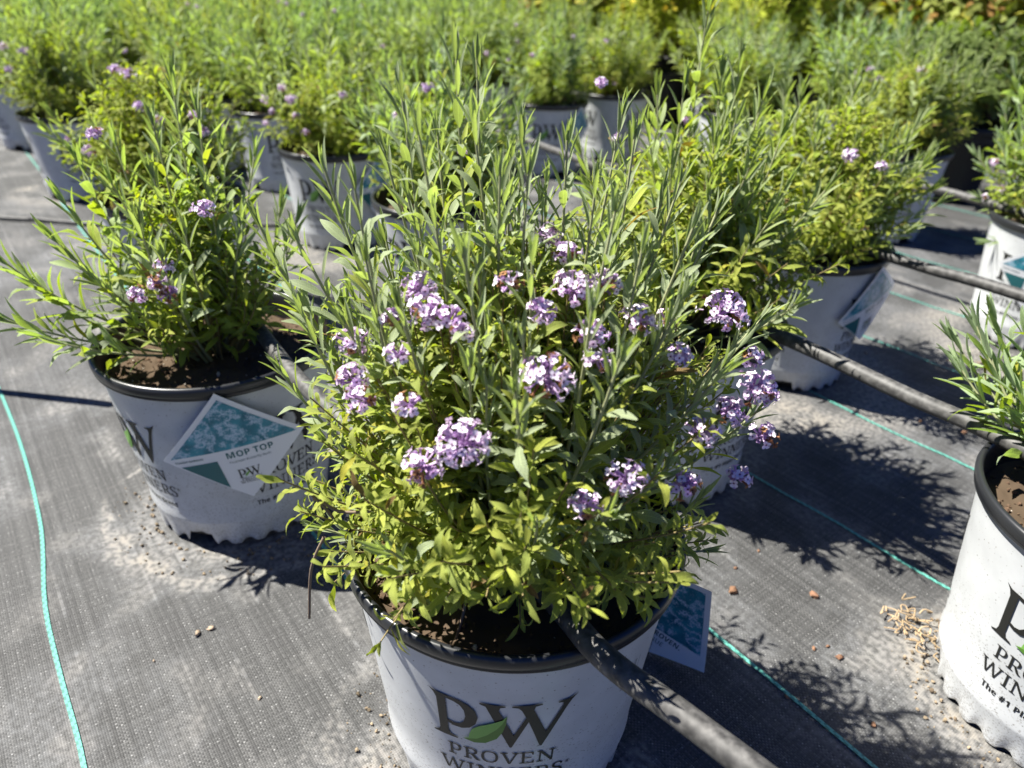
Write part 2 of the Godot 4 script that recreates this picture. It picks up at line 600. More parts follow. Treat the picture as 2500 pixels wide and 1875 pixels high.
func make_leaves() -> void:
	for n in [7, 4]:
		var into: Array = TPL if n == 7 else TPLO
		into.append(leaf_tpl(0.118, 0.35, 0.45, 0.08, 1.05, n))           # plain lance
		into.append(leaf_tpl(0.130, 0.25, 1.0, 0.35, 1.15, n, 0.4))     # recurved, wavy
		into.append(leaf_tpl(0.064, 0.75, 0.16, 0.0, 0.95, n))           # narrow, folded, upright
		into.append(leaf_tpl(0.138, 0.30, 0.3, 0.30, 1.2, n, -0.5))   # broad, twisted
		into.append(leaf_tpl(0.112, 0.50, 1.7, 0.2, 1.1, n, 0.7))       # strongly curled
		into.append(leaf_tpl(0.24, 0.20, 0.5, 0.1, 0.95, n))             # broad leaf of the other shrubs

func floret_tpl(open: float, seed_: int, full: bool) -> Dictionary:     # opens along +z; unit is metres
	var rng := RandomNumberGenerator.new()
	rng.seed = seed_
	var st := SurfaceTool.new()
	st.begin(Mesh.PRIMITIVE_TRIANGLES)
	var cols := []
	for k in 4:
		var a := TAU * (k + rng.randf_range(-0.08, 0.08)) / 4.0
		var d := Vector3(cos(a), sin(a), 0)
		var s := Vector3(-sin(a), cos(a), 0)
		var lift := open + rng.randf_range(-0.25, 0.25)
		var L := rng.randf_range(0.0032, 0.0040)
		var W := 0.0017
		var f := func(r: float, w: float, cup: float) -> Vector3:
			return d * r * cos(lift) * L + Vector3(0, 0, r * sin(lift) * L + cup) + s * w * W
		var pts := [f.call(0.12, -0.32, 0.0), f.call(0.12, 0.32, 0.0), f.call(0.55, -0.95, 0.0003), f.call(0.58, 0.0, -0.0002), f.call(0.55, 0.95, 0.0003), f.call(0.9, -0.7, 0.0002), f.call(1.0, 0.0, 0.0), f.call(0.9, 0.7, 0.0002)]
		for q in [0, 2, 3, 0, 3, 1, 1, 3, 4, 2, 5, 3, 3, 5, 6, 3, 6, 7, 3, 7, 4]:
			st.set_smooth_group(k + 1)
			st.set_color(Color(1, 1, 1) if q > 1 else Color(0.90, 0.78, 0.90))
			st.add_vertex(pts[q])
	if full:
		for k in 5:      # tube
			var a := TAU * k / 5.0
			var b := TAU * (k + 1) / 5.0
			var p := [Vector3(cos(a), sin(a), 0) * 0.0007 + Vector3(0, 0, -0.007), Vector3(cos(b), sin(b), 0) * 0.0007 + Vector3(0, 0, -0.007), Vector3(cos(b), sin(b), 0) * 0.0009, Vector3(cos(a), sin(a), 0) * 0.0009]
			for q in [0, 3, 2, 0, 2, 1]:
				st.set_smooth_group(9)
				st.set_color(Color(0.86, 0.74, 0.88))
				st.add_vertex(p[q])
		for k in 5:      # throat
			var a := TAU * k / 5.0
			var b := TAU * (k + 1) / 5.0
			for q in [Vector3(0, 0, 0.0001), Vector3(cos(b), sin(b), 0) * 0.0008 + Vector3(0, 0, 0.0004), Vector3(cos(a), sin(a), 0) * 0.0008 + Vector3(0, 0, 0.0004)]:
				st.set_smooth_group(10)
				st.set_color(Color(0.16, 0.06, 0.10))
				st.add_vertex(q)
	st.index()
	st.generate_normals()
	var arr := st.commit_to_arrays()
	var u := PackedVector2Array()
	u.resize(arr[Mesh.ARRAY_VERTEX].size())
	return {"v": arr[Mesh.ARRAY_VERTEX], "n": arr[Mesh.ARRAY_NORMAL], "u": u, "i": arr[Mesh.ARRAY_INDEX], "c": arr[Mesh.ARRAY_COLOR]}

func floret_tint(rng: RandomNumberGenerator, age: float) -> Color:
	var t := rng.randf()
	if t < age * 0.35:
		return Color(0.30, 0.16, 0.07)
	var c := Color(0.84, 0.73, 0.86).lerp(Color(0.91, 0.87, 0.91), clampf(rng.randf() * 0.7 + age * 0.5, 0.0, 1.0))
	if t > 0.82:
		c = Color(0.74, 0.58, 0.80)
	return c * rng.randf_range(0.88, 1.08)

func aim(z: Vector3, roll: float) -> Basis:
	var x := z.cross(Vector3(0.31, 0.87, 0.21)).normalized()
	var b := Basis(x, z.cross(x).normalized(), z)
	return b * Basis(Vector3(0, 0, 1), roll)

func flower_head(parent: Node3D, at: Vector3, out: Vector3, size: float, seed_: int, single: bool) -> void:
	var rng := RandomNumberGenerator.new()
	rng.seed = seed_
	var age := rng.randf() * 0.8
	size *= 0.72
	var n := int(clampf(pow(size / 0.0043, 2.0) * 2.6, 9, 75))
	var bag := Bag.new()
	var made: MeshInstance3D
	var kept := []
	for k in n:
		var h := 1.0 - (k + 0.5) / n * 1.35
		var a := k * 2.39996 + rng.randf_range(-0.3, 0.3)
		var r := sqrt(maxf(0.0, 1.0 - h * h))
		var d := (aim(out, 0) * Vector3(cos(a) * r, sin(a) * r, h)).normalized()
		d = (d + Vector3(rng.randf_range(-0.25, 0.25), rng.randf_range(-0.2, 0.3), rng.randf_range(-0.25, 0.25))).normalized()
		var x := Transform3D(aim(d, rng.randf() * TAU) * rng.randf_range(0.72, 1.0), d * size * rng.randf_range(0.78, 1.08) * Vector3(1, 0.75, 1))
		var ti := rng.randi() % 4
		var col := floret_tint(rng, age)
		if single and h > -0.1 and d.dot((cam.position - at).normalized()) > -0.1:
			kept.append([x, ti])
		else:
			bag.add(FLO[ti], x, col)
	# buds and short stalks in the middle
	for k in n / 2:
		var d := Vector3(rng.randf_range(-1, 1), rng.randf_range(-1, 1), rng.randf_range(-1, 1)).normalized()
		bag.add(FLO[4], Transform3D(aim((d + out).normalized(), 0), d * size * rng.randf_range(0.2, 0.6)), Color(0.60, 0.46, 0.66))
	made = part("flower_head", bag.mesh(M.petal), parent, null, Transform3D(Basis.IDENTITY, at))
	for q in kept:
		part("floret", M.floret_mesh[rng.randi() % M.floret_mesh.size()], made, null, q[0])

func make_florets() -> void:
	for k in 4:
		FLO.append(floret_tpl([0.12, 0.3, 0.05, 0.5][k], 10 + k, true))
	FLO.append(floret_tpl(1.25, 20, true))       # bud
	FLO.append(floret_tpl(0.2, 21, false))       # coarse
	var rng := RandomNumberGenerator.new()
	rng.seed = 8
	M.floret_mesh = []
	for k in 14:
		var b := Bag.new()
		b.add(FLO[k % 4], Transform3D.IDENTITY, floret_tint(rng, 0.25))
		M.floret_mesh.append(b.mesh(M.petal))

# ------------------------------------------------------------------ shrub growth
const YOUNG := Color(0.530, 0.590, 0.400)
const MATURE := Color(0.590, 0.610, 0.120)
const DEEP := Color(0.380, 0.440, 0.110)

func leaf_colour(rng: RandomNumberGenerator, kind: int, tint: Color) -> Color:
	var c: Color = YOUNG if kind == 1 else MATURE.lerp(DEEP, rng.randf() * 0.8)
	if kind == 0 and rng.randf() < 0.05:
		c = Color(0.58, 0.52, 0.07)
	if kind == 0 and rng.randf() < 0.012:
		c = Color(0.34, 0.21, 0.09)
	return c * tint * rng.randf_range(0.8, 1.2)

# puts a shoot from a to b with its leaves into o.leaves and its stem into o.stems
func shoot(o: Dictionary, rng: RandomNumberGenerator, a: Vector3, b: Vector3, bow: Vector3, kind: int, size: float, from: float, gap: float) -> void:
	var pts := curve(a, (a + b) / 2.0 + bow, b, 9)
	var L := a.distance_to(b)
	var r0 := 0.0021 if kind == 1 else 0.0013
	o.stems.append([pts, r0, kind])
	var pairs := int(L * (1.0 - from) / gap)
	var spin := rng.randf() * TAU
	for k in pairs + 1:
		var t := lerpf(from, 0.99, float(k) / maxi(pairs, 1))
		var f := t * 9.0
		var q := mini(int(f), 8)
		var p := pts[q].lerp(pts[q + 1], f - q)
		var d := (pts[q + 1] - pts[q]).normalized()
		spin += PI / 2 + rng.randf_range(-0.35, 0.35)
		var end := clampf((t - from) / (1.0 - from), 0.0, 1.0)
		var near_tip := clampf((1.0 - t) * L / 0.055, 0.0, 1.0)
		for s in 2:
			if kind == 0 and rng.randf() < 0.08:
				continue
			var a0 := spin + s * PI + rng.randf_range(-0.25, 0.25)
			var side := d.cross(Vector3(0.3, 0.2, 0.93)).normalized()
			var rad := (side * cos(a0) + d.cross(side).normalized() * sin(a0)).normalized()
			var open := 0.0
			var len := 0.0
			var ti := 0
			if kind == 1:
				open = lerpf(0.12, 0.62, pow(near_tip, 0.8)) + rng.randf_range(-0.1, 0.2)
				len = size * lerpf(0.95, 1.15, near_tip) * rng.randf_range(0.75, 1.15)
				ti = 2 if near_tip < 0.6 else [0, 2, 1, 0, 2][rng.randi() % 5]
			else:
				open = lerpf(0.5, 1.25, 1.0 - end * 0.6) + rng.randf_range(-0.3, 0.3)
				len = size * rng.randf_range(0.55, 1.1) * lerpf(1.0, 0.8, end)
				ti = [0, 1, 3, 4, 0, 1][rng.randi() % 6]
			var dir := (d * cos(open) + rad * sin(open)).normalized()
			if kind == 0:
				dir = (dir + Vector3(0, rng.randf_range(-0.25, 0.2), 0)).normalized()
			var nrm := (d * sin(open) - rad * cos(open)).normalized()
			nrm = (nrm - dir * nrm.dot(dir)).normalized()
			nrm = nrm.rotated(dir, rng.randf_range(-0.5, 0.5))
			var basis := Basis(dir.cross(nrm), dir, nrm) * len
			o.leaves.append([Transform3D(basis, p + rad * r0), ti, leaf_colour(rng, kind if not (kind == 1 and near_tip > 0.9 and rng.randf() < 0.3) else 0, o.tint)])
	if kind == 1:      # the tight brush of young leaves at the end
		for k in 5:
			var d := (pts[9] - pts[8]).normalized()
			var dir := (d + Vector3(rng.randf_range(-1, 1), rng.randf_range(-0.3, 0.5), rng.randf_range(-1, 1)) * 0.16).normalized()
			var nrm := dir.cross(Vector3(rng.randf_range(-1, 1), 0.1, rng.randf_range(-1, 1))).normalized()
			o.leaves.append([Transform3D(Basis(dir.cross(nrm), dir, nrm) * size * rng.randf_range(0.55, 0.95), pts[9] - d * 0.004), 2, leaf_colour(rng, 1, o.tint)])

# bulk: {n, r, y0, y1} of the dense lower body, tips: ends of the long shoots (local to the pot's foot)
func grow(seed_: int, bulk: Dictionary, tips: Array, size: float, tint := Color.WHITE) -> Dictionary:
	var rng := RandomNumberGenerator.new()
	rng.seed = seed_
	var o := {"leaves": [], "stems": [], "tint": tint}
	var c := Vector3(0, 0.215, 0)
	for k in bulk.n:
		var h := pow(rng.randf(), 0.85)
		var y := lerpf(bulk.y0, bulk.y1, h)
		var wid: float = bulk.r * (0.50 + 0.66 * sin(PI * clampf(h * 0.85 + 0.15, 0, 1))) * (1.0 - 0.45 * pow(h, 3.0))
		var a := rng.randf() * TAU
		var r := wid * pow(rng.randf(), 0.38)
		var tip: Vector3 = Vector3(sin(a) * r, y, cos(a) * r) + bulk.get("lean", Vector3.ZERO) * h
		var st := c + Vector3(sin(a), 0, cos(a)) * rng.randf() * 0.025
		var bow := Vector3(sin(a), 0.2, cos(a)) * rng.randf_range(0.005, 0.03)
		if y < 0.27:
			bow += Vector3(0, rng.randf_range(0.02, 0.05), 0)
		shoot(o, rng, st, tip, bow, 0, size * 0.95, 0.40, 0.0105 if size > 0.028 else 0.0078)
	for t: Vector3 in tips:
		var flat := Vector3(t.x, 0, t.z)
		var st := c + flat.limit_length(0.03) * rng.randf()
		var bow := flat * rng.randf_range(0.06, 0.22) + Vector3(rng.randf_range(-0.012, 0.012), -0.01, rng.randf_range(-0.012, 0.012))
		shoot(o, rng, st, t, bow, 1, size * (1.08 if size > 0.028 else 0.98), 0.40, 0.0125 if size > 0.028 else 0.0098)
	return o

func stem_mesh(list: Array, sides: int) -> ArrayMesh:
	var bag := Bag.new()
	for s in list:
		var radii := []
		for k in s[0].size():
			radii.append(lerpf(s[1], s[1] * 0.4, float(k) / (s[0].size() - 1)))
		bag.add(tpl_of(tube(s[0], radii, sides)), Transform3D.IDENTITY, Color(0.30, 0.31, 0.17) if s[2] == 1 else Color(0.24, 0.19, 0.09))
	return bag.mesh(M.stem)

func dress(parent: Node3D, o: Dictionary, single: int, coarse: bool) -> void:   # meshes of a grown shrub
	var tall := []
	var low := []
	for s in o.stems:
		(tall if s[2] == 1 else low).append(s)
	if single:
		for s in tall:
			part("stem", stem_mesh([s], 6), parent)
	elif tall:
		low.append_array(tall)
	var tw := part("twigs", stem_mesh(low, 4 if coarse else 5), parent)
	tw.set_meta("kind", "stuff")
	var order := range(o.leaves.size())
	if single:
		var eye := cam.position - parent.position
		var score := PackedFloat32Array()
		for l in o.leaves:
			score.append(l[0].basis.y.length() / 0.03 - eye.distance_to(l[0].origin + l[0].basis.y * 0.5) * 14.0)
		order.sort_custom(func(x, y): return score[x] > score[y])
	var bag := Bag.new()
	var k := 0
	for n in order:
		var l: Array = o.leaves[n]
		if k < single:
			var c: Color = l[2]
			var best := 0
			var far := 1e9
			for q in M.leaf_bank.size():
				var b: Color = M.leaf_bank[q]
				var d := absf(b.r - c.r) + absf(b.g - c.g) + absf(b.b - c.b)
				if d < far:
					far = d
					best = q
			part("leaf", M.leaf_mesh[best][l[1]], parent, null, l[0])
		else:
			bag.add((TPLO if coarse else TPL)[l[1]], l[0], l[2])
		k += 1
	var f := part("foliage", bag.mesh(M.foliage), parent)
	f.set_meta("kind", "stuff")

func make_leaf_bank() -> void:       # shared meshes for the leaves that are parts of their own
	M.leaf_bank = [Color(0.34, 0.21, 0.09), YOUNG, YOUNG * 0.86, YOUNG * 1.14, MATURE, MATURE * 0.86, MATURE * 1.12, MATURE.lerp(DEEP, 0.5), MATURE.lerp(DEEP, 0.8), DEEP * 0.9, Color(0.58, 0.52, 0.07)]
	M.leaf_mesh = []
	for c: Color in M.leaf_bank:
		var set := []
		for t in TPL:
			var b := Bag.new()
			b.add(t, Transform3D.IDENTITY, c)
			set.append(b.mesh(M.foliage))
		M.leaf_mesh.append(set)

func random_tips(rng: RandomNumberGenerator, n: int, r: float, top: float) -> Array:
	var t := []
	for k in n:
		var a := rng.randf() * TAU
		var q := sqrt(rng.randf())
		t.append(Vector3(sin(a) * r * q, lerpf(top, top * 0.78, q * rng.randf_range(0.6, 1.3)) + rng.randf_range(-0.04, 0.03), cos(a) * r * q))
	return t

# ------------------------------------------------------------------ plant tags
func plant_tag(label: String, pot_at: Vector3, theta: float, roll: float, lean: float, front: bool, foot := Vector3.INF) -> void:
	var o := thing("plant_tag", label, "plant tag", Vector3.ZERO, "diamond plant tags")
	var s := 0.078
	var top := Vector2(0, 0)
	var lf := Vector2(-s, -s)
	var rt := Vector2(s, -s)
	var bt := Vector2(0, -2 * s)
	var quad := func(p: Array) -> PackedVector2Array:
		return poly_tris(PackedVector2Array(p))
	# a card with thickness, slightly bowed
	var bowed := func(lift: float) -> Callable:
		return func(p: Vector2) -> Vector3:
			return Vector3(p.x, p.y, lift + 2.2 * p.x * p.x * (-1.0 if front else 1.0) * 0.6)
	var out := PackedVector2Array([top, rt, bt, lf])
	var st := SurfaceTool.new()
	st.begin(Mesh.PRIMITIVE_TRIANGLES)
	var body := subdivided(poly_tris(out), 0.012)
	st.append_from(print_mesh(body, bowed.call(0.0003)), 0, Transform3D.IDENTITY)
	var back := PackedVector2Array()
	for k in range(0, body.size(), 3):
		back.append_array([body[k], body[k + 1], body[k + 2]])
	st.append_from(print_mesh(back, bowed.call(-0.0003)), 0, Transform3D.IDENTITY)
	var edge := Transform3D(Basis.IDENTITY, Vector3.ZERO)
	part("card", st.commit(), o, M.card)
	var put := func(called: String, t: PackedVector2Array, m: Material, lift: float) -> void:
		part(called, print_mesh(subdivided(t, 0.012), bowed.call(lift)), o, m)
	var e := 0.006
	if front:
		put.call("printed_photograph", quad.call([Vector2(0, -e * 1.4), Vector2(s - e * 1.4, -s), Vector2(-s + e * 1.4, -s)]), M.tag_photo, 0.0006)
		put.call("printed_panel", quad.call([Vector2(-s * 0.80, -s * 1.17), Vector2(-s * 0.30, -s * 1.17), Vector2(-s * 0.26, -s * 1.72)]), M.tag_teal, 0.0006)
		put.call("lettering", moved(text_tris("MOP TOP", "Droid Sans", 0.052, true), Vector2(0.014, -s * 1.17)), M.tag_teal, 0.0006)
		put.call("lettering", moved(text_tris("Fountain Butterfly Bush", "Droid Sans", 0.046), Vector2(0.012, -s * 1.28)), M.tag_ink, 0.0006)
		put.call("lettering", moved(text_tris("TOUGH GARDEN", "Droid Sans", 0.03, true), Vector2(-0.052, -s * 1.10)), M.tag_ink, 0.0006)
		put.call("emblem_letter", moved(LOGO.P, Vector2(0.006, -s * 1.58), 0, 0.24), M.ink, 0.0006)
		put.call("emblem_letter", moved(LOGO.W, Vector2(0.006, -s * 1.58), 0, 0.24), M.ink, 0.0006)
		put.call("emblem_leaf", moved(LOGO.la, Vector2(0.006, -s * 1.58), 0, 0.24), M.logo_light, 0.0009)
		put.call("lettering", moved(LOGO.proven, Vector2(0.006, -s * 1.64), 0, 0.26), M.ink, 0.0006)
		put.call("lettering", moved(LOGO.winners, Vector2(0.006, -s * 1.70), 0, 0.26), M.ink, 0.0006)
	else:
		put.call("printed_photograph", quad.call([Vector2(0, -e * 1.4), Vector2(s - e * 1.4, -s), Vector2(s * 0.12, -s * 1.88 + e * 1.4), Vector2(-s * 0.5, -s * 0.62)]), M.tag_photo, 0.0006)
		put.call("printed_panel", quad.call([Vector2(-s * 0.78, -s * 0.88), Vector2(-s * 0.42, -s * 1.38), Vector2(-s + e * 1.4, -s)]), M.tag_green, 0.0006)
		put.call("lettering", moved(text_tris("TRIED. PROVEN.", "Droid Sans", 0.066, true), Vector2(-s * 0.30, -s * 1.22), -1.12), M.tag_ink, 0.0006)
		put.call("lettering", moved(text_tris("AND TRUE", "Droid Sans", 0.036), Vector2(-s * 0.42, -s * 1.25), -1.12), M.tag_ink, 0.0006)
	# hang from the rim, leaning on the wall
	var nrm := Vector3(sin(theta), 0, cos(theta))
	var b := Basis(Vector3.UP, theta) * Basis(Vector3.RIGHT, lean) * Basis(Vector3.BACK, roll)
	o.transform = Transform3D(b, pot_at + nrm * 0.1425 + Vector3(0, RIM - 0.006, 0))
	if foot.is_finite():
		o.position = foot - b * Vector3(0, -2 * s, 0)

# ------------------------------------------------------------------ ground
func ground_y(p: Vector2) -> float:
	return -0.0035 + 0.0032 * M.bumps.get_noise_2d(p.x, p.y)

func make_ground() -> void:
	M.bumps = FastNoiseLite.new()
	M.bumps.seed = 12
	M.bumps.frequency = 4.2
	M.bumps.fractal_octaves = 3
	# weave: two sets of flat threads, 2 mm wide
	var W := 512
	var n := 40
	var im := Image.create(W, W, false, Image.FORMAT_RGB8)
	var hm := Image.create(W, W, false, Image.FORMAT_RGB8)
	var rng := RandomNumberGenerator.new()
	rng.seed = 99
	var tw := []
	var tl := []
	for k in n:
		tw.append(rng.randf_range(0.8, 1.2))
		tl.append(rng.randf_range(0.8, 1.2))
	var cell := {}
	for i in n * n:
		cell[i] = rng.randf()
	for y in W:
		for x in W:
			var fx := float(x) / W * n
			var fy := float(y) / W * n
			var i := int(fx)
			var j := int(fy)
			var over := (i + j) % 2 == 0
			var a := (fx - i - 0.5) * 2.0
			var b := (fy - j - 0.5) * 2.0
			var h := (1.0 - pow(absf(a), 4.0)) * (0.55 + 0.45 * cos(b * PI * 0.5)) if over else (1.0 - pow(absf(b), 4.0)) * (0.55 + 0.45 * cos(a * PI * 0.5)) * 0.85
			var g: float = (tw[i] if over else tl[j] * 0.86)
			var dust: float = 1.0 + (0.9 if cell[i * n + j] > 0.93 else 0.0) * (1.0 - absf(a)) * (1.0 - absf(b))
			var c := clampf(0.305 * g * dust * lerpf(0.82, 1.0, h), 0.0, 1.0)
			im.set_pixel(x, y, Color(c, c * 0.997, c * 0.985))
			hm.set_pixel(x, y, Color(h, h, h))
	hm.bump_map_to_normal_map(3.0)
	var m := mat("cloth", Color.WHITE, 0.62, 0.4)
	m.albedo_texture = tex(im)
	m.normal_enabled = true
	m.normal_texture = tex(hm)
	m.normal_scale = 0.7
	# dust and silt lying on the cloth: u across the stripes, v along them, 3.2 m each way
	var S := 1100
	var fine := noise_image(S, 0.34, 41, 2)
	var mid := noise_image(S, 0.022, 42, 5)
	var big := noise_image(S, 0.006, 43, 3)
	var streak := FastNoiseLite.new()
	streak.seed = 4
	streak.frequency = 0.35
	streak.fractal_octaves = 2
	var dust := Image.create(S, S, false, Image.FORMAT_RGBA8)
	var spots := [   # silt rings and heaps: plan x, z, ring radius, ring width, strength
		[-0.375, 0.795, 0.165, 0.009, 0.5], [-0.36, 0.80, 0.130, 0.016, 0.25], [0.0, 0.466, 0.150, 0.018, 0.3], [0.563, 0.499, 0.130, 0.018, 0.4], [-0.68, 1.42, 0.17, 0.03, 0.4], [-1.4, 2.32, 0.17, 0.04, 0.5],
		[0.50, 1.19, 0.17, 0.05, 0.5], [-0.46, 1.87, 0.16, 0.06, 0.6], [1.06, 1.34, 0.17, 0.06, 0.5], [-0.21, 0.42, 0.0, 0.05, 0.25], [0.45, 0.55, 0.0, 0.04, 0.3], [-0.60, 0.80, 0.0, 0.05, -0.5]]
	for s in spots:
		s.append(Vector2(cos(YAW) * s[0] + sin(YAW) * s[1], -sin(YAW) * s[0] + cos(YAW) * s[1]))
	for y in S:
		var pv := -0.4 + (y + 0.5) / S * 3.2
		for x in S:
			var pu := -1.2 + (x + 0.5) / S * 3.2
			var f := fine.get_pixel(x, y).r
			var g := mid.get_pixel(x, y).r
			var st := streak.get_noise_2d(x * 1.0, y * 0.012 + g * 1.5)
			var a := 0.08 + (big.get_pixel(x, y).r - 0.5) * 0.75 + (g - 0.5) * 0.75
			a += maxf(0.0, st - 0.28) * 0.9 * smoothstep(0.35, 0.6, g)
			var tan_ := clampf((g - 0.55) * 2.0, 0.0, 0.3)
			for s in spots:
				var d: float = s[5].distance_to(Vector2(pu, pv))
				if d < s[2] + s[3] * 2.6:
					var q: float = absf(d + (g - 0.5) * 0.07 - s[2]) / s[3]
					var k: float = s[4] * exp(-q * q) * (0.35 + f * 1.3)
					a += k
					tan_ += maxf(0.0, k) * 0.9
			a = clampf(a * (0.3 + 1.4 * smoothstep(0.25, 0.75, f)), 0.0, 0.9)
			var col := Color(0.19, 0.192, 0.196).lerp(Color(0.30, 0.27, 0.225), clampf(tan_, 0.0, 1.0))
			dust.set_pixel(x, y, Color(col.r, col.g, col.b, a).linear_to_srgb() if false else Color(lin(col.r, col.g, col.b), a))
	m.detail_enabled = true
	m.detail_albedo = tex(dust)
	m.detail_blend_mode = BaseMaterial3D.BLEND_MODE_MIX
	m.detail_uv_layer = BaseMaterial3D.DETAIL_UV_2
	# one sheet: fine near the pots, coarse to the horizon
	var us := []
	for k in range(-9, 0):
		us.append(-2.6 - 0.6 * pow(1.75, -k))
	for k in 181:
		us.append(-2.6 + k * 0.03)
	for k in range(1, 10):
		us.append(2.8 + 0.6 * pow(1.75, k))
	var rows := []
	var st := SurfaceTool.new()
	st.begin(Mesh.PRIMITIVE_TRIANGLES)
	for z: float in us:
		var row := PackedVector3Array()
		for x: float in us:
			row.append(Vector3(x, ground_y(Vector2(x, z + 1.0)), -(z + 1.0)))
		rows.append(row)
	for r in us.size() - 1:
		for c in us.size() - 1:
			for q in [[r, c], [r + 1, c], [r + 1, c + 1], [r, c], [r + 1, c + 1], [r, c + 1]]:
				var p: Vector3 = rows[q[0]][q[1]]
				var f := Vector2(cos(YAW) * p.x - sin(YAW) * p.z, -sin(YAW) * p.x - cos(YAW) * p.z)
				st.set_uv(f / 0.088)
				st.set_uv2((f + Vector2(1.2, 0.4)) / 3.2)
				st.add_vertex(p)
	st.index()
	st.generate_normals()
	st.generate_tangents()
	var g := part("ground", st.commit(), self, m)
	g.set_meta("kind", "structure")
	g.set_meta("label", "dusty black woven ground cloth with green stripes")
	# the dyed stripes
	var si := Image.create(64, 64, false, Image.FORMAT_RGB8)
	for y in 64:
		for x in 64:
			var on := (x / 16 + y / 16) % 2 == 0 or (y / 8) % 4 == 1
			si.set_pixel(x, y, lin(0.11, 0.37, 0.30) if on else lin(0.06, 0.20, 0.165))
	var sm := mat("stripe", Color.WHITE, 0.55, 0.4)
	sm.albedo_texture = tex(si)
	for k in range(-9, 12):
		var off := 0.5298 + 0.289 * k
		var srow := [PackedVector3Array(), PackedVector3Array()]
		var suv := [PackedVector2Array(), PackedVector2Array()]
		for q in 240:
			var s := -1.2 + q * 0.03
			var o := off + 0.005 * sin(s * 3.1 + k * 2.0)
			if k == -2:
				o = -0.050 + 0.012 * smoothstep(0.75, 0.95, s) + 0.006 * sin(s * 7.0) - 0.013 * smoothstep(0.6, 0.4, s)
			for e in 2:
				var w := o + (e - 0.5) * 0.0044
				var p := Vector2(cos(YAW) * w - sin(YAW) * s, sin(YAW) * w + cos(YAW) * s)
				srow[e].append(Vector3(p.x, ground_y(p) + 0.0016, -p.y))
				suv[e].append(Vector2(e * 0.5, s / 0.02))
		part("woven_stripe", grid([srow[1], srow[0]], [suv[1], suv[0]]), g, sm)

# ------------------------------------------------------------------ pipes
func pipe(label: String, pts: Array, r := 0.0088, called := "irrigation_pipe", category := "pipe", m: Material = null) -> void:
	var path := smooth_path(pts, 10)
	var rows := []
	var radii := []
	for k in path.size():
		radii.append(r)
	rows = tube_rows(path, radii, 20)
	# turned-in ends
	var inner := []
	for k in [0, path.size() - 1]:
		var row := PackedVector3Array()
		for p in rows[k]:
			row.append(path[k] + (p - path[k]) * 0.8)
		inner.append(row)
	var deep := []
	for k in 2:
		var at := 0 if k == 0 else path.size() - 1
		var along := (path[1] - path[0]).normalized() * 0.03 if k == 0 else (path[-2] - path[-1]).normalized() * 0.03
		var row := PackedVector3Array()
		for p in inner[k]:
			row.append(p + along)
		deep.append(row)
	rows.push_front(inner[0])
	rows.push_front(deep[0])
	rows.append(inner[1])
	rows.append(deep[1])
	tag(part(called, grid(rows), self, m if m else M.pipe), label, category, "black pipes laid over the pots" if called == "irrigation_pipe" else "")

# ------------------------------------------------------------------ scene
func _ready() -> void:
	cam = Camera3D.new()
	cam.name = "camera"
	add_child(cam)
	cam.position = Vector3(0, EYE, 0)
	cam.rotation = Vector3(-PITCH, 0, ROLL)
	cam.fov = rad_to_deg(2.0 * atan(937.5 / FPX))
	cam.near = 0.02
	cam.far = 400.0
	var lens := CameraAttributesPhysical.new()
	lens.frustum_near = 0.02
	lens.frustum_far = 400.0
	lens.frustum_focal_length = 24.0 / 2.0 / (937.5 / FPX)
	lens.frustum_focus_distance = 0.56
	lens.exposure_aperture = lens.frustum_focal_length / 4.2
	cam.attributes = lens
	print("fov ", cam.fov, " want ", rad_to_deg(2.0 * atan(937.5 / FPX)))
	cam.current = true

	var env := Environment.new()
	env.background_mode = Environment.BG_SKY
	env.tonemap_mode = Environment.TONE_MAPPER_LINEAR
	env.tonemap_exposure = 2.75
	var sm := ProceduralSkyMaterial.new()
	sm.sky_top_color = Color(0.09, 0.26, 0.61)
	sm.sky_horizon_color = Color(0.40, 0.58, 0.84)
	sm.sky_energy_multiplier = 0.62
	sm.ground_energy_multiplier = 0.5
	sm.sky_curve = 0.16
	sm.ground_bottom_color = Color(0.16, 0.15, 0.13)
	sm.ground_horizon_color = Color(0.45, 0.5, 0.5)
	sm.sun_angle_max = 1.0
	var sky := Sky.new()
	sky.sky_material = sm
	env.sky = sky
	env.sdfgi_enabled = true
	env.ssao_enabled = true
	env.ssil_enabled = true
	var we := WorldEnvironment.new()
	we.name = "environment"
	we.environment = env
	add_child(we)
	var sun := DirectionalLight3D.new()
	sun.name = "sun"
	sun.light_energy = 1.6
	sun.light_color = Color(1.0, 0.985, 0.95)
	sun.light_angular_distance = 0.5
	sun.shadow_enabled = true
	add_child(sun)
	var el := deg_to_rad(55.0)
	var az := Vector2(-0.96, 0.24).normalized()      # towards the sun: left and a little ahead
	sun.look_at_from_position(gp(az.x, az.y) * cos(el) + Vector3(0, sin(el), 0), Vector3.ZERO)

	make_materials()
	make_logo()
	make_pot_meshes()
	make_leaves()
	make_leaf_bank()
	make_florets()
	make_ground()
	print("setting done")
	near_plants()
	print("near plants done")
	far_plants()
	print("far plants done")
	pipes_and_bits()

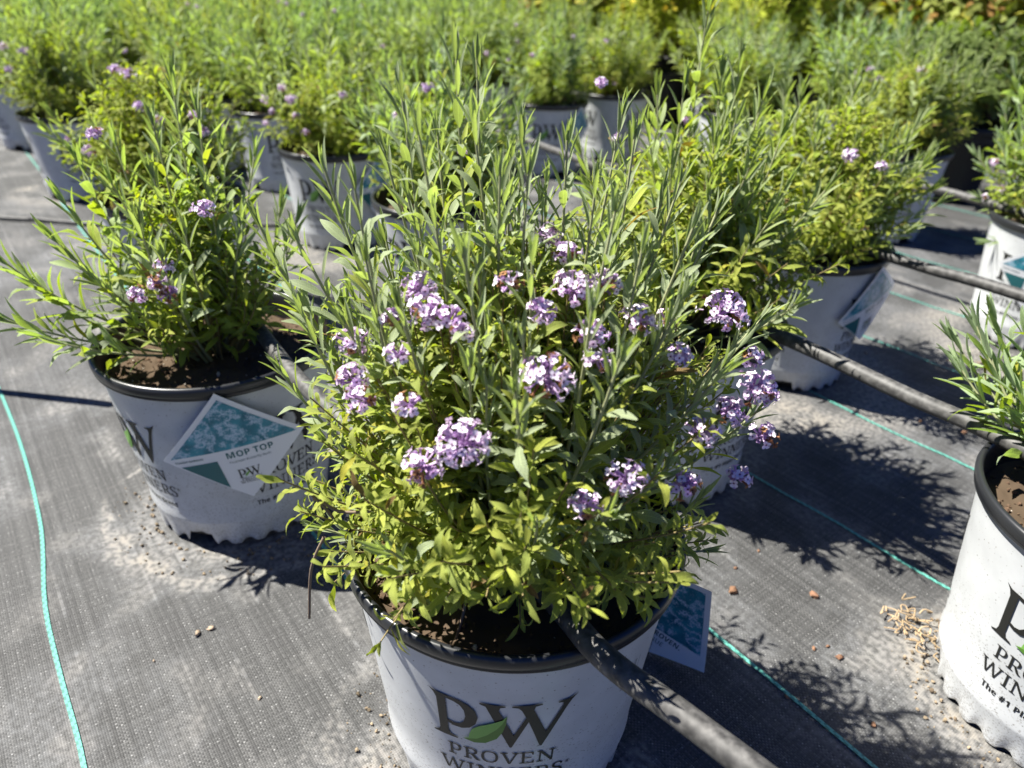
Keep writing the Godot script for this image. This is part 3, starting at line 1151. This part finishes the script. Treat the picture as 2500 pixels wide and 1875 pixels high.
func near_plants() -> void:
	# ---- the shrub in the middle
	var c := gp(0.0045, 0.4665)
	var o := thing("potted_shrub", "round lilac-flowered shrub in white pot with pipe lying in its soil and emblem facing front", "potted plant", c)
	add_pot(o, -0.045)
	add_soil(o, 1, true)
	var tips := []
	for t in [[985, 115, .03], [1030, 122, .05], [1022, 260, 0], [868, 205, .02], [905, 290, -.02], [830, 330, .04], [700, 362, 0], [765, 400, -.03], [1130, 272, .04], [1225, 302, .02], [1345, 242, .06], [1372, 290, .03], [1290, 380, 0], [1470, 392, .03], [1552, 450, .02], [1500, 485, -.03], [945, 285, .06], [1080, 372, -.03],
			[560, 485, .02], [640, 515, -.02], [598, 570, 0], [655, 680, -.03], [606, 800, -.01], [1645, 690, .02], [1600, 745, -.02], [1640, 885, -.02], [1565, 800, -.07], [1430, 430, .05], [1180, 400, .05], [740, 480, .03], [880, 420, .0],
			[1000, 545, -.09], [1388, 535, -.06], [1280, 660, -.10], [790, 560, -.06], [860, 660, -.09], [1340, 775, -.12], [1112, 845, -.145], [745, 695, -.06], [1480, 640, -.05], [940, 480, -.04], [1150, 560, -.07],
			[1160, 1130, -.155], [1320, 1110, -.145], [835, 1185, -.15], [1520, 1190, -.02], [1505, 1080, -.05], [690, 1050, -.03], [700, 950, -.05], [690, 1140, -.04], [1440, 1010, -.1]]:
		tips.append(on_plant(t[0], t[1], c, t[2]) - c)
	var fill := RandomNumberGenerator.new()
	fill.seed = 15
	tips.append_array(random_tips(fill, 42, 0.125, 0.535))
	var g := grow(11, {"n": 370, "r": 0.166, "y0": 0.252, "y1": 0.475}, tips, 0.0235)
	var rng := RandomNumberGenerator.new()
	rng.seed = 4
	# drooping sprays over the front-left rim
	for t in [[820, 1390, -.14], [850, 1340, -.15], [720, 1260, -.06], [960, 1300, -.15], [1130, 1290, -.16], [1250, 1285, -.15], [1330, 1275, -.14], [1050, 1290, -.155], [890, 1290, -.15]]:
		var tip := on_plant(t[0], t[1], c, t[2]) - c
		shoot(g, rng, Vector3(tip.x * 0.4, 0.235, tip.z * 0.4), tip, Vector3(0, 0.035, 0), 0, 0.026, 0.3, 0.009)
	dress(o, g, 300, false)
	var heads := [[1185, 510, .013], [1225, 548, .013], [905, 622, .017], [925, 672, .018], [1240, 622, .019], [1312, 615, .014], [1172, 672, .013], [1382, 690, .015], [1560, 672, .025], [1275, 722, .015], [765, 740, .016], [862, 765, .011], [765, 815, .016], [782, 862, .014], [882, 874, .013], [1635, 838, .022], [1180, 812, .022], [1575, 890, .018], [1518, 930, .017], [1645, 942, .015], [1000, 955, .023], [912, 1005, .017], [1350, 1032, .018], [1472, 1045, .016], [1592, 1030, .013], [1262, 1090, .014], [1622, 770, .012], [845, 690, .010], [970, 690, .014], [1290, 775, .012], [1465, 765, .013], [1440, 690, .012], [1100, 610, .012], [1000, 720, .010]]
	var k := 0
	for h in heads:
		var at := crown_point(h[0], h[1], c, 0.158)
		var out := (at - Vector3(0, 0.34, 0)).normalized() + Vector3(0, 0.35, 0) + (cam.position - c - at).normalized() * 0.4
		flower_head(o, at, out.normalized(), h[2], 300 + k, h[2] > 0.0155)
		k += 1
	for t in [[[700, 1160], [672, 1230], [668, 1335]], [[690, 1080], [735, 1105], [800, 1105]], [[675, 1070], [700, 1095], [720, 1120]], [[1010, 1270], [1000, 1330], [985, 1380]], [[1180, 1280], [1205, 1330], [1230, 1370]]]:
		var p := []
		for q in t:
			p.append(on_plant(q[0], q[1], c, -0.09 if t[0][0] < 900 else -0.1) - c)
		var path := smooth_path(p, 5)
		var radii := []
		for q in path.size():
			radii.append(0.0011)
		var bag := Bag.new()
		bag.add(tpl_of(tube(path, radii, 5)), Transform3D.IDENTITY, Color(0.20, 0.15, 0.11))
		part("dead_twig", bag.mesh(M.stem), o)

	# ---- the shrub at the left with the facing tag
	c = gp(-0.364, 0.801)
	o = thing("potted_shrub", "sprawling shrub with tagged white pot standing inside a pale silt ring", "potted plant", c)
	add_pot(o, deg_to_rad(140.0))
	add_soil(o, 2, true)
	tips = []
	for t in [[370, 170, .05], [330, 265, 0], [250, 310, .05], [425, 235, 0], [475, 305, .05], [140, 440, 0], [170, 350, .05], [240, 395, 0], [15, 570, 0], [62, 600, .02], [8, 690, -.03], [120, 520, .02], [550, 335, .05], [605, 445, .05], [640, 480, .02], [300, 480, -.07], [400, 505, -.07], [205, 600, -.05], [520, 480, -.05], [350, 560, -.1], [95, 730, -.06], [160, 560, -.05], [270, 540, -.05], [450, 420, -.03], [330, 380, -.02], [560, 570, -.02], [380, 330, .06]]:
		tips.append(on_plant(t[0], t[1], c, t[2]) - c)
	g = grow(12, {"n": 85, "r": 0.100, "y0": 0.255, "y1": 0.42, "lean": Vector3(-0.03, 0, -0.02)}, tips, 0.0315, Color(1.0, 1.06, 0.86))
	dress(o, g, 240, false)
	k = 0
	for h in [[440, 452, .016], [355, 575, .014], [300, 635, .016], [340, 610, .014], [365, 635, .015], [205, 290, .012]]:
		var at := crown_point(h[0], h[1], c, 0.12)
		flower_head(o, at, (at - Vector3(0, 0.3, 0)).normalized(), h[2], 400 + k, false)
		k += 1
	plant_tag("diamond tag facing the path on the left white pot beside the silt ring", c, deg_to_rad(19.0), deg_to_rad(7.0), deg_to_rad(6.0), true)
	plant_tag("diamond tag hanging behind the middle pot's rim above its shadow", gp(0.0045, 0.4665), deg_to_rad(-32.0), deg_to_rad(50.0), deg_to_rad(-4.0), false, on_plant(1521, 1453, gp(0.0045, 0.4665), 0.05))

	# ---- the others near by: plan position, turn of the pot, seed, tips, body, flower heads, label
	var list := [
		{"at": Vector2(0.224, 0.903), "turn": 0.9, "n": 190, "r": 0.165, "low": 0.30, "top": 0.46, "rand": 26, "lean": Vector3(0.0, 0, 0), "tips": [[1400, 280, -.04], [1340, 340, -.05], [1420, 200, .04], [1530, 20, .05], [1480, 180, 0], [1600, 130, .04], [1650, 210, 0], [1560, 270, -.05], [1690, 290, -.03], [1450, 350, -.08], [1620, 360, -.08], [1700, 400, -.06], [1530, 430, -.1], [1660, 480, -.1], [1560, 160, .05]], "heads": [[1300, 180, .012], [1330, 300, .011], [1480, 260, .010]], "single": 160, "label": "tall green shrub whose pipe runs from its shaded rim to the bark-topped pot"},
		{"at": Vector2(0.563, 0.499), "turn": 3.06, "n": 14, "r": 0.085, "top": 0.36, "rand": 0, "lean": Vector3(0.05, 0, -0.02), "tips": [[2062, 735, .02], [2078, 800, 0], [2110, 705, .03], [2150, 690, .04], [2140, 770, 0], [2190, 830, -.02], [2215, 720, .02], [2280, 640, .03], [2350, 560, .03], [2450, 520, 0], [2560, 560, -.02], [2640, 640, -.05]], "heads": [], "single": 60, "label": "sunlit white pot topped with bark, shrub shoots leaning out over the pipe"},
		{"at": Vector2(0.503, 1.23), "turn": 1.2, "n": 190, "r": 0.185, "top": 0.46, "rand": 24, "tips": [[2005, 335, 0], [2010, 410, -.03], [1950, 300, .04], [1880, 205, .05], [1800, 185, .04], [1750, 260, 0], [1700, 200, .05], [1850, 300, -.04], [1920, 420, -.08], [1650, 250, .03], [1960, 500, -.08], [1780, 360, -.08], [1880, 470, -.1], [1820, 420, -.1], [1740, 420, -.1], [1990, 260, .06]], "heads": [[1835, 335, .017], [1903, 358, .012], [1800, 570, .009]], "single": 100, "label": "shrub in the shaded white pot whose tag folds round toward the sunlit cloth"},
		{"at": Vector2(1.078, 1.40), "turn": -0.3, "n": 130, "r": 0.16, "top": 0.44, "tips": [[2110, 335, 0], [2122, 430, -.03], [2200, 250, 0], [2160, 300, .02], [2250, 180, 0], [2140, 520, -.08], [2350, 200, 0], [2450, 220, 0], [2190, 150, .05]], "heads": [[2150, 350, .014], [2165, 410, .014], [2130, 425, .010]], "single": 60, "label": "flowering shrub whose pot wears a brightly sunlit blue tag"},
		{"at": Vector2(-0.68, 1.42), "turn": 0.2, "n": 165, "r": 0.165, "top": 0.47, "tips": [[190, 150, .03], [250, 200, 0], [330, 160, .04], [450, 200, .03], [520, 280, 0], [380, 200, 0], [480, 180, .05]], "heads": [[250, 150, .016], [275, 160, .016], [300, 230, .014], [345, 260, .012], [205, 285, .016], [195, 325, .018], [420, 250, .016], [440, 285, .014], [150, 300, .010], [480, 280, .013]], "single": 60, "label": "shrub dotted with pale lilac heads standing behind the tagged left pot"},
		{"at": Vector2(-0.15, 1.45), "turn": 1.0, "n": 120, "r": 0.15, "top": 0.43, "tips": [], "heads": [[925, 190, .016], [860, 250, .013], [1000, 330, .011]], "single": 0, "label": "shrub standing between the middle shrub and the pot with the sunlit edge"},
		{"at": Vector2(-0.465, 1.896), "turn": -0.4, "n": 130, "r": 0.16, "top": 0.40, "tips": [], "heads": [[575, 215, .018], [630, 215, .020], [640, 250, .014], [590, 240, .014], [740, 205, .014], [575, 265, .012], [660, 285, .012], [610, 190, .016]], "single": 0, "label": "low flowering shrub in white pot with one sunlit edge and its emblem turned aside"},
		{"at": Vector2(-0.77, 2.43), "turn": 0.1, "n": 120, "r": 0.15, "top": 0.42, "tips": [], "heads": [[540, 150, .012]], "single": 0, "label": "shrub in shaded white pot half hidden by the low flowering one"},
		{"at": Vector2(-1.34, 2.27), "turn": 0.0, "n": 130, "r": 0.17, "top": 0.44, "tips": [], "heads": [[10, 100, .02], [50, 110, .018], [20, 150, .016]], "single": 0, "label": "bushy shrub in white pot with emblem facing the open cloth by the thin cable"},
		{"at": Vector2(0.102, 2.719), "turn": 0.0, "n": 120, "r": 0.16, "top": 0.40, "tips": [], "heads": [[1150, 120, .014], [1100, 130, .014], [1090, 160, .012], [1240, 80, .014]], "single": 0, "label": "shrub in white pot with emblem showing behind a crossing pipe"},
		{"at": Vector2(0.36, 2.98), "turn": 0.7, "n": 110, "r": 0.15, "top": 0.40, "tips": [], "heads": [[1310, 90, .016], [1330, 180, .012]], "single": 0, "label": "shrub in white pot with small blue tag next to the crossing pipe"},
		{"at": Vector2(0.745, 2.595), "turn": 0.3, "n": 150, "r": 0.14, "top": 0.42, "tips": [], "heads": [], "single": 0, "label": "compact grey-green shrub in white pot among taller shoots"},
		{"at": Vector2(1.035, 2.066), "turn": 0.3, "n": 150, "r": 0.16, "top": 0.45, "tips": [], "heads": [[1880, 150, .014], [1900, 170, .014], [1990, 150, .016]], "single": 0, "label": "feathery grey-green shrub in front of the black nursery pot"},
		{"at": Vector2(-1.07, 2.64), "turn": 0.2, "n": 130, "r": 0.17, "top": 0.44, "tips": [], "heads": [[270, 110, .014]], "single": 0, "label": "bushy shrub standing between two emblem pots behind the pale lilac heads"},
		{"at": Vector2(-1.02, 0.50), "turn": 0.3, "n": 90, "r": 0.14, "top": 0.42, "tips": [], "heads": [], "single": 0, "label": "shrub beside the camera whose leaf shadows cross the bent green stripe"}]
	k = 0
	for d in list:
		c = gp(d.at.x, d.at.y)
		o = thing("potted_shrub", d.label, "potted plant", c)
		var front: bool = d.at.y < 2.0
		add_pot(o, d.turn + atan2(-d.at.x, d.at.y), 4, front)
		add_soil(o, 20 + k, front)
		rng.seed = 50 + k
		tips = random_tips(rng, d.get("rand", 16 if d.tips else 34), 0.19, 0.49 if d.tips else 0.53)
		for t in d.tips:
			tips.append(on_plant(t[0], t[1], c, t[2]) - c)
		g = grow(60 + k, {"n": d.n, "r": d.r, "y0": d.get("low", 0.252), "y1": d.top, "lean": d.get("lean", Vector3.ZERO)}, tips, 0.032, Color(0.92, 1.0, 0.95) if k % 2 else Color(0.98, 1.0, 0.8))
		dress(o, g, d.single, not front)
		var q := 0
		for h in d.heads:
			var at := crown_point(h[0], h[1], c, d.r)
			flower_head(o, at, (at - Vector3(0, 0.3, 0)).normalized(), h[2], 500 + k * 20 + q, false)
			q += 1
		k += 1
	plant_tag("diamond tag folded round the side of the shaded pot behind the second pipe", gp(0.503, 1.23), deg_to_rad(38.0), deg_to_rad(14.0), deg_to_rad(8.0), true)
	plant_tag("sunlit blue and white diamond tag behind the third pipe", gp(1.078, 1.40), deg_to_rad(-38.0), deg_to_rad(-6.0), deg_to_rad(6.0), true)
	plant_tag("dark blue tag on the pot with one sunlit edge", gp(-0.465, 1.896), deg_to_rad(60.0), 0.0, deg_to_rad(8.0), true)
	plant_tag("small teal tag on the white pot next to the crossing pipe", gp(0.102, 2.719), deg_to_rad(50.0), 0.0, deg_to_rad(8.0), true)

func crown_point(px: float, py: float, c: Vector3, r: float) -> Vector3:    # where a ray meets the shrub's rounded body, local to the pot's foot
	var mid := c + Vector3(0, 0.35, 0)
	var d := ray(px, py).normalized()
	var sq := Vector3(1, r / 0.145, 1)
	var a := (cam.position - mid) * sq
	var b := d * sq
	var rr := r * 0.91
	var A := b.dot(b)
	var B := a.dot(b)
	var C := a.dot(a) - rr * rr
	var disc := B * B - A * C
	var t := (-B - sqrt(disc)) / A if disc > 0.0 else -B / A
	return cam.position + d * t - c

func far_plants() -> void:
	# a few shrubs are grown and then set out along the rows
	var protos := []
	var rng := RandomNumberGenerator.new()
	var bed := "lilac shrubs standing in the far rows"
	var bed_label := "lilac-flowered shrub in white pot standing in the far rows of the bed"
	for k in 6:
		rng.seed = 900 + k
		var o := thing("potted_shrub", bed_label, "potted plant", Vector3(0, 0, 0), bed)
		add_pot(o, rng.randf() * TAU, 4, false)
		add_soil(o, 200 + k, false)
		var g := grow(910 + k, {"n": 105, "r": 0.19, "y0": 0.255, "y1": 0.45}, random_tips(rng, 46, 0.235, 0.57), 0.035, [Color(0.90, 1.0, 0.92), Color(1.0, 1.0, 0.8), Color(0.85, 0.98, 0.95), Color(0.95, 1.0, 0.85), Color(0.9, 1.0, 1.05), Color(1.02, 1.0, 0.8)][k])
		dress(o, g, 0, true)
		for q in 4 + k % 3:
			var a := rng.randf() * TAU
			var y := rng.randf_range(0.34, 0.50)
			var d := Vector3(sin(a), 0.5, cos(a)).normalized()
			flower_head(o, Vector3(sin(a) * 0.14, y, cos(a) * 0.14), d, rng.randf_range(0.012, 0.019), 950 + k * 10 + q, false)
		protos.append(o)
	var v := Vector2(0.36, -0.345)
	var w := Vector2(0.595, 0.09)
	var used := {}
	var done := []
	for n in get_children():
		if n.has_meta("category") and n.get_meta("category") == "potted plant" and not protos.has(n):
			done.append(Vector2(n.position.x, -n.position.z))
	rng.seed = 77
	var count := 0
	for i in range(-40, 10):
		for j in range(-30, 30):
			var p := Vector2(0.0, 0.455) + v * i + w * j + Vector2(rng.randf_range(-0.05, 0.05), rng.randf_range(-0.05, 0.05))
			if p.y < 2.55 or p.y > 8.6 or absf(p.x) > p.y * 0.76 + 0.35:
				continue
			var q := (p - Vector2(1.30, 2.35)).dot(Vector2(0.79, 0.61))
			if q > 0.12:
				continue
			var free := true
			for d: Vector2 in done:
				if d.distance_to(p) < 0.40:
					free = false
			if not free:
				continue
			done.append(p)
			var k := rng.randi() % 6
			var o: Node3D = protos[k]
			if used.has(k):
				o = protos[k].duplicate()
				o.name = numbered("potted_shrub")
				add_child(o, true)
			used[k] = true
			o.position = gp(p.x, p.y)
			o.rotation.y = rng.randf() * TAU
			var s := rng.randf_range(0.95, 1.08)
			count += 1
	print("shrubs in rows ", count)
	# the block of other shrubs beyond the bed, in black pots
	var kinds := []
	var names_ := ["bright yellow-green shrub with small yellow flowers in black pot", "broad-leaved shrub with coppery young leaves in black pot", "glossy dark green shrub in black pot"]
	for k in 3:
		rng.seed = 700 + k
		var o := thing("nursery_shrub", names_[k], "potted plant", Vector3.ZERO, "taller shrubs in black pots beyond the bed")
		part("pot", pot_mesh.nursery, o, M.black_plastic)
		add_soil(o, 300 + k, false)
		var g := {"leaves": [], "stems": [], "tint": Color.WHITE}
		var high: float = [0.95, 0.80, 0.52][k]
		for q in [330, 170, 170][k]:
			var a := rng.randf() * TAU
			var h := pow(rng.randf(), 0.7)
			var r: float = [0.30, 0.26, 0.23][k] * (0.55 + 0.6 * sin(PI * clampf(h * 0.85 + 0.1, 0, 1))) * sqrt(rng.randf())
			var tip := Vector3(sin(a) * r, lerpf(0.28, high, h), cos(a) * r)
			var from := Vector3(tip.x * 0.3, lerpf(0.24, tip.y, 0.45), tip.z * 0.3)
			var old: int = g.leaves.size()
			shoot(g, rng, from, tip, Vector3(0, 0.02, 0), 0, [0.045, 0.075, 0.05][k], 0.3, [0.016, 0.03, 0.018][k])
			for l in range(old, g.leaves.size()):
				var col: Color = [Color(0.68, 0.72, 0.08), Color(0.50, 0.54, 0.14), Color(0.24, 0.31, 0.09)][k] * rng.randf_range(0.75, 1.2)
				if k == 1 and rng.randf() < 0.3 and h > 0.5:
					col = Color(0.50, 0.27, 0.08)
				if k < 2 and rng.randf() < 0.08:
					col = Color(0.66, 0.58, 0.08)
				g.leaves[l][2] = col
				if k > 0:
					g.leaves[l][1] = 5
		dress(o, g, 0, true)
		if k == 0:
			for q in 16:
				var a := rng.randf() * TAU
				var bag := Bag.new()
				for e in 6:
					bag.add(FLO[5], Transform3D(aim(Vector3(rng.randf_range(-1, 1), 1, rng.randf_range(-1, 1)).normalized(), rng.randf() * 6.0) * 3.4, Vector3(rng.randf_range(-1, 1), rng.randf_range(-1, 1), rng.randf_range(-1, 1)) * 0.03), Color(0.85, 0.74, 0.09))
				part("flower_head", bag.mesh(M.petal), o, null, Transform3D(Basis.IDENTITY, Vector3(sin(a) * 0.24, rng.randf_range(0.45, 0.88), cos(a) * 0.24)))
		kinds.append(o)
	var seen := {}
	var spots := [[Vector2(1.443, 2.503), 2]]
	rng.seed = 31
	for i in 14:
		for j in 7:
			var p := Vector2(1.62, 2.55) + Vector2(-0.61, 0.79) * (i * 0.52 - 0.6) + Vector2(0.79, 0.61) * (j * 0.56) + Vector2(rng.randf_range(-0.06, 0.06), rng.randf_range(-0.06, 0.06))
			if p.y < 2.4 or p.y > 8.8 or absf(p.x) > p.y * 0.76 + 0.4 or p.distance_to(Vector2(1.443, 2.503)) < 0.45:
				continue
			var kk: int = 0 if rng.randf() < 0.78 else 1
			if p.distance_to(Vector2(1.55, 3.7)) < 0.5:
				kk = 1
			if rng.randf() < 0.06:
				kk = 2
			spots.append([p, kk])
	for s in spots:
		var k: int = s[1]
		var o: Node3D = kinds[k]
		if seen.has(k):
			o = kinds[k].duplicate()
			o.name = numbered("nursery_shrub")
			add_child(o, true)
		seen[k] = true
		o.position = gp(s[0].x, s[0].y)
		o.rotation.y = rng.randf() * TAU
	# stakes
	for s in [[1795, 130, 3.9], [1352, 40, 5.2]]:
		var at := on_plant(s[0], s[1], gp(0.0, s[2]), 0.0)
		var bag := Bag.new()
		bag.add(tpl_of(tube(PackedVector3Array([Vector3(at.x, 0.0, at.z), Vector3(at.x + 0.01, 0.55, at.z), Vector3(at.x + 0.02, 1.15, at.z)]), [0.014, 0.013, 0.012], 8)), Transform3D.IDENTITY, Color(0.20, 0.14, 0.08))
		tag(part("bamboo_stake", bag.mesh(M.stem), self), "brown stake standing upright among the taller shrubs", "stake", "stakes among the taller shrubs")

func pipes_and_bits() -> void:
	var y := RIM + 0.0092
	pipe("black pipe lying across the tagged left pot and the middle pot's soil", [gp(-0.60, 1.22, 0.245), gp(-0.40, 0.915, y), gp(-0.335, 0.84, y - 0.004), gp(-0.225, 0.672, y), gp(-0.10, 0.53, y - 0.004), gp(0.020, 0.397, y - 0.008), on_level(1300, 1415, y), on_level(1470, 1543, y), on_level(1640, 1672, y), on_level(1640, 1672, y) * 1.5 - on_level(1470, 1543, y) * 0.5, on_level(1640, 1672, y) * 2.4 - on_level(1470, 1543, y) * 1.4])
	pipe("black pipe running from the tall green shrub to the bark-topped sunlit pot", [gp(-0.16, 1.50, y), gp(0.05, 1.19, y), gp(0.215, 0.955, y), on_level(1722, 742, y), on_level(1960, 854, y), on_level(2205, 967, y), gp(0.60, 0.33, y), gp(0.74, 0.10, y)])
	pipe("black pipe running from the shaded tagged pot in front of the blue-tagged pot", [gp(0.30, 1.50, y), gp(0.44, 1.28, y), on_level(1872, 541, y), on_level(2020, 584, y), on_level(2180, 630, y), gp(0.92, 0.66, y)])
	pipe("black pipe passing in front of the black nursery pot", [gp(0.64, 1.86, y), on_level(1982, 400, y), on_level(2115, 433, y), gp(1.05, 1.25, y), gp(1.25, 0.95, y)])
	pipe("black pipe crossing in front of the emblem of a far white pot", [gp(-0.30, 2.40, y), on_level(1111, 295, y), on_level(1214, 331, y), gp(0.36, 1.36, y)])
	pipe("black pipe at the bed's edge casting a bar of shadow onto the cloth", [gp(-1.55, 1.19, 0.262), gp(-1.15, 1.115, 0.262), gp(-0.84, 1.065, 0.262)])
	pipe("thin black cable lying on the cloth by the open strip", [gp(-2.2, 2.06, 0.004), on_level(0, 470, 0.004), on_level(70, 472, 0.004), on_level(130, 478, 0.004), gp(-1.0, 1.93, 0.004), gp(-0.5, 2.0, 0.004)], 0.005, "drip_cable", "cable")
	# chips and crumbs on the cloth
	var rng := RandomNumberGenerator.new()
	rng.seed = 71
	var chips := [[1585, 1272, .016, 0], [1760, 1280, .015, 0], [455, 1352, .010, 1], [425, 1364, .012, 1], [1815, 1415, .011, 0], [1590, 1222, .007, 0], [1760, 1395, .008, 0], [1890, 1560, .009, 0], [1640, 1185, .006, 0], [1700, 1500, .008, 0], [560, 1500, .006, 1], [330, 1420, .005, 1], [1990, 905, .010, 0], [1870, 760, .012, 1], [2085, 930, .012, 0], [1790, 1390, .006, 0]]
	for c in chips:
		var p := on_level(c[0], c[1], 0.002)
		var col := Color(0.23, 0.13, 0.08) if c[3] == 0 else Color(0.40, 0.31, 0.22)
		var bag := Bag.new()
		bag.add(chip_tpl(rng.randi() % 1000), Transform3D(Basis(Vector3.UP, rng.randf() * TAU) * Basis.from_scale(Vector3(1, 0.38, rng.randf_range(0.5, 0.8)) * c[2]), Vector3.ZERO), col * rng.randf_range(0.8, 1.2))
		tag(part("bark_chip", bag.mesh(M.soil), self, null, Transform3D(Basis.IDENTITY, Vector3(p.x, ground_y(Vector2(p.x, -p.z)) + c[2] * 0.17, p.z))), "small brown bark chip lying loose on the ground cloth" if c[3] == 0 else "small tan bark chip lying loose on the ground cloth", "bark chip", "bark chips on the cloth")
	# silt crumbs round the foot of the pots
	var bag := Bag.new()
	var tp := chip_tpl(5)
	for s in [[Vector2(-0.364, 0.801), 0.118, 0.17, 420, -2.6, 1.3], [Vector2(0.0045, 0.4665), 0.115, 0.16, 160, -2.4, -0.6], [Vector2(0.563, 0.499), 0.115, 0.15, 260, -2.6, 0.2], [Vector2(0.905, 1.25), 0.0, 0.07, 260, -3.1, 3.1]]:
		for k in s[3]:
			var a := rng.randf_range(s[4], s[5])
			var r: float = lerpf(s[1], s[2], pow(rng.randf(), 1.8))
			var p: Vector2 = s[0] + Vector2(sin(a), -cos(a)) * r
			var z := 0.0012 + 0.0055 * pow(rng.randf(), 4.0)
			bag.add(tp, Transform3D(Basis.from_euler(Vector3(rng.randf() * 6, rng.randf() * 6, rng.randf() * 6)) * Basis.from_scale(Vector3(1, 0.6, 0.8) * z), Vector3(p.x, ground_y(p) + z * 0.3, -p.y)), Color(0.26, 0.205, 0.14) * rng.randf_range(0.35, 1.3))
	var crumbs := part("soil_crumbs", bag.mesh(M.soil), self)
	tag(crumbs, "loose tan silt crumbs gathered round the feet of the near pots", "soil")
	crumbs.set_meta("kind", "stuff")
	# dry root tangle beside the sunlit pot
	var at := on_level(2005, 1375, 0.0)
	var rb := Bag.new()
	for k in 46:
		var p := []
		var b := Vector3(rng.randf_range(-0.028, 0.028), rng.randf_range(0.001, 0.016), rng.randf_range(-0.05, 0.05))
		for q in 4:
			p.append(b)
			b += Vector3(rng.randf_range(-1, 1), rng.randf_range(-0.35, 0.35), rng.randf_range(-1, 1)) * 0.011
			b.y = clampf(b.y, 0.0008, 0.022)
		var path := smooth_path(p, 4)
		var radii := []
		for q in path.size():
			radii.append(0.0008)
		rb.add(tpl_of(tube(path, radii, 4)), Transform3D.IDENTITY, Color(0.42, 0.31, 0.19) * rng.randf_range(0.7, 1.2))
	tag(part("root_tangle", rb.mesh(M.soil), self, null, Transform3D(Basis(Vector3.UP, 0.5), at)), "tangle of dry tan roots against the foot of the sunlit pot", "roots")
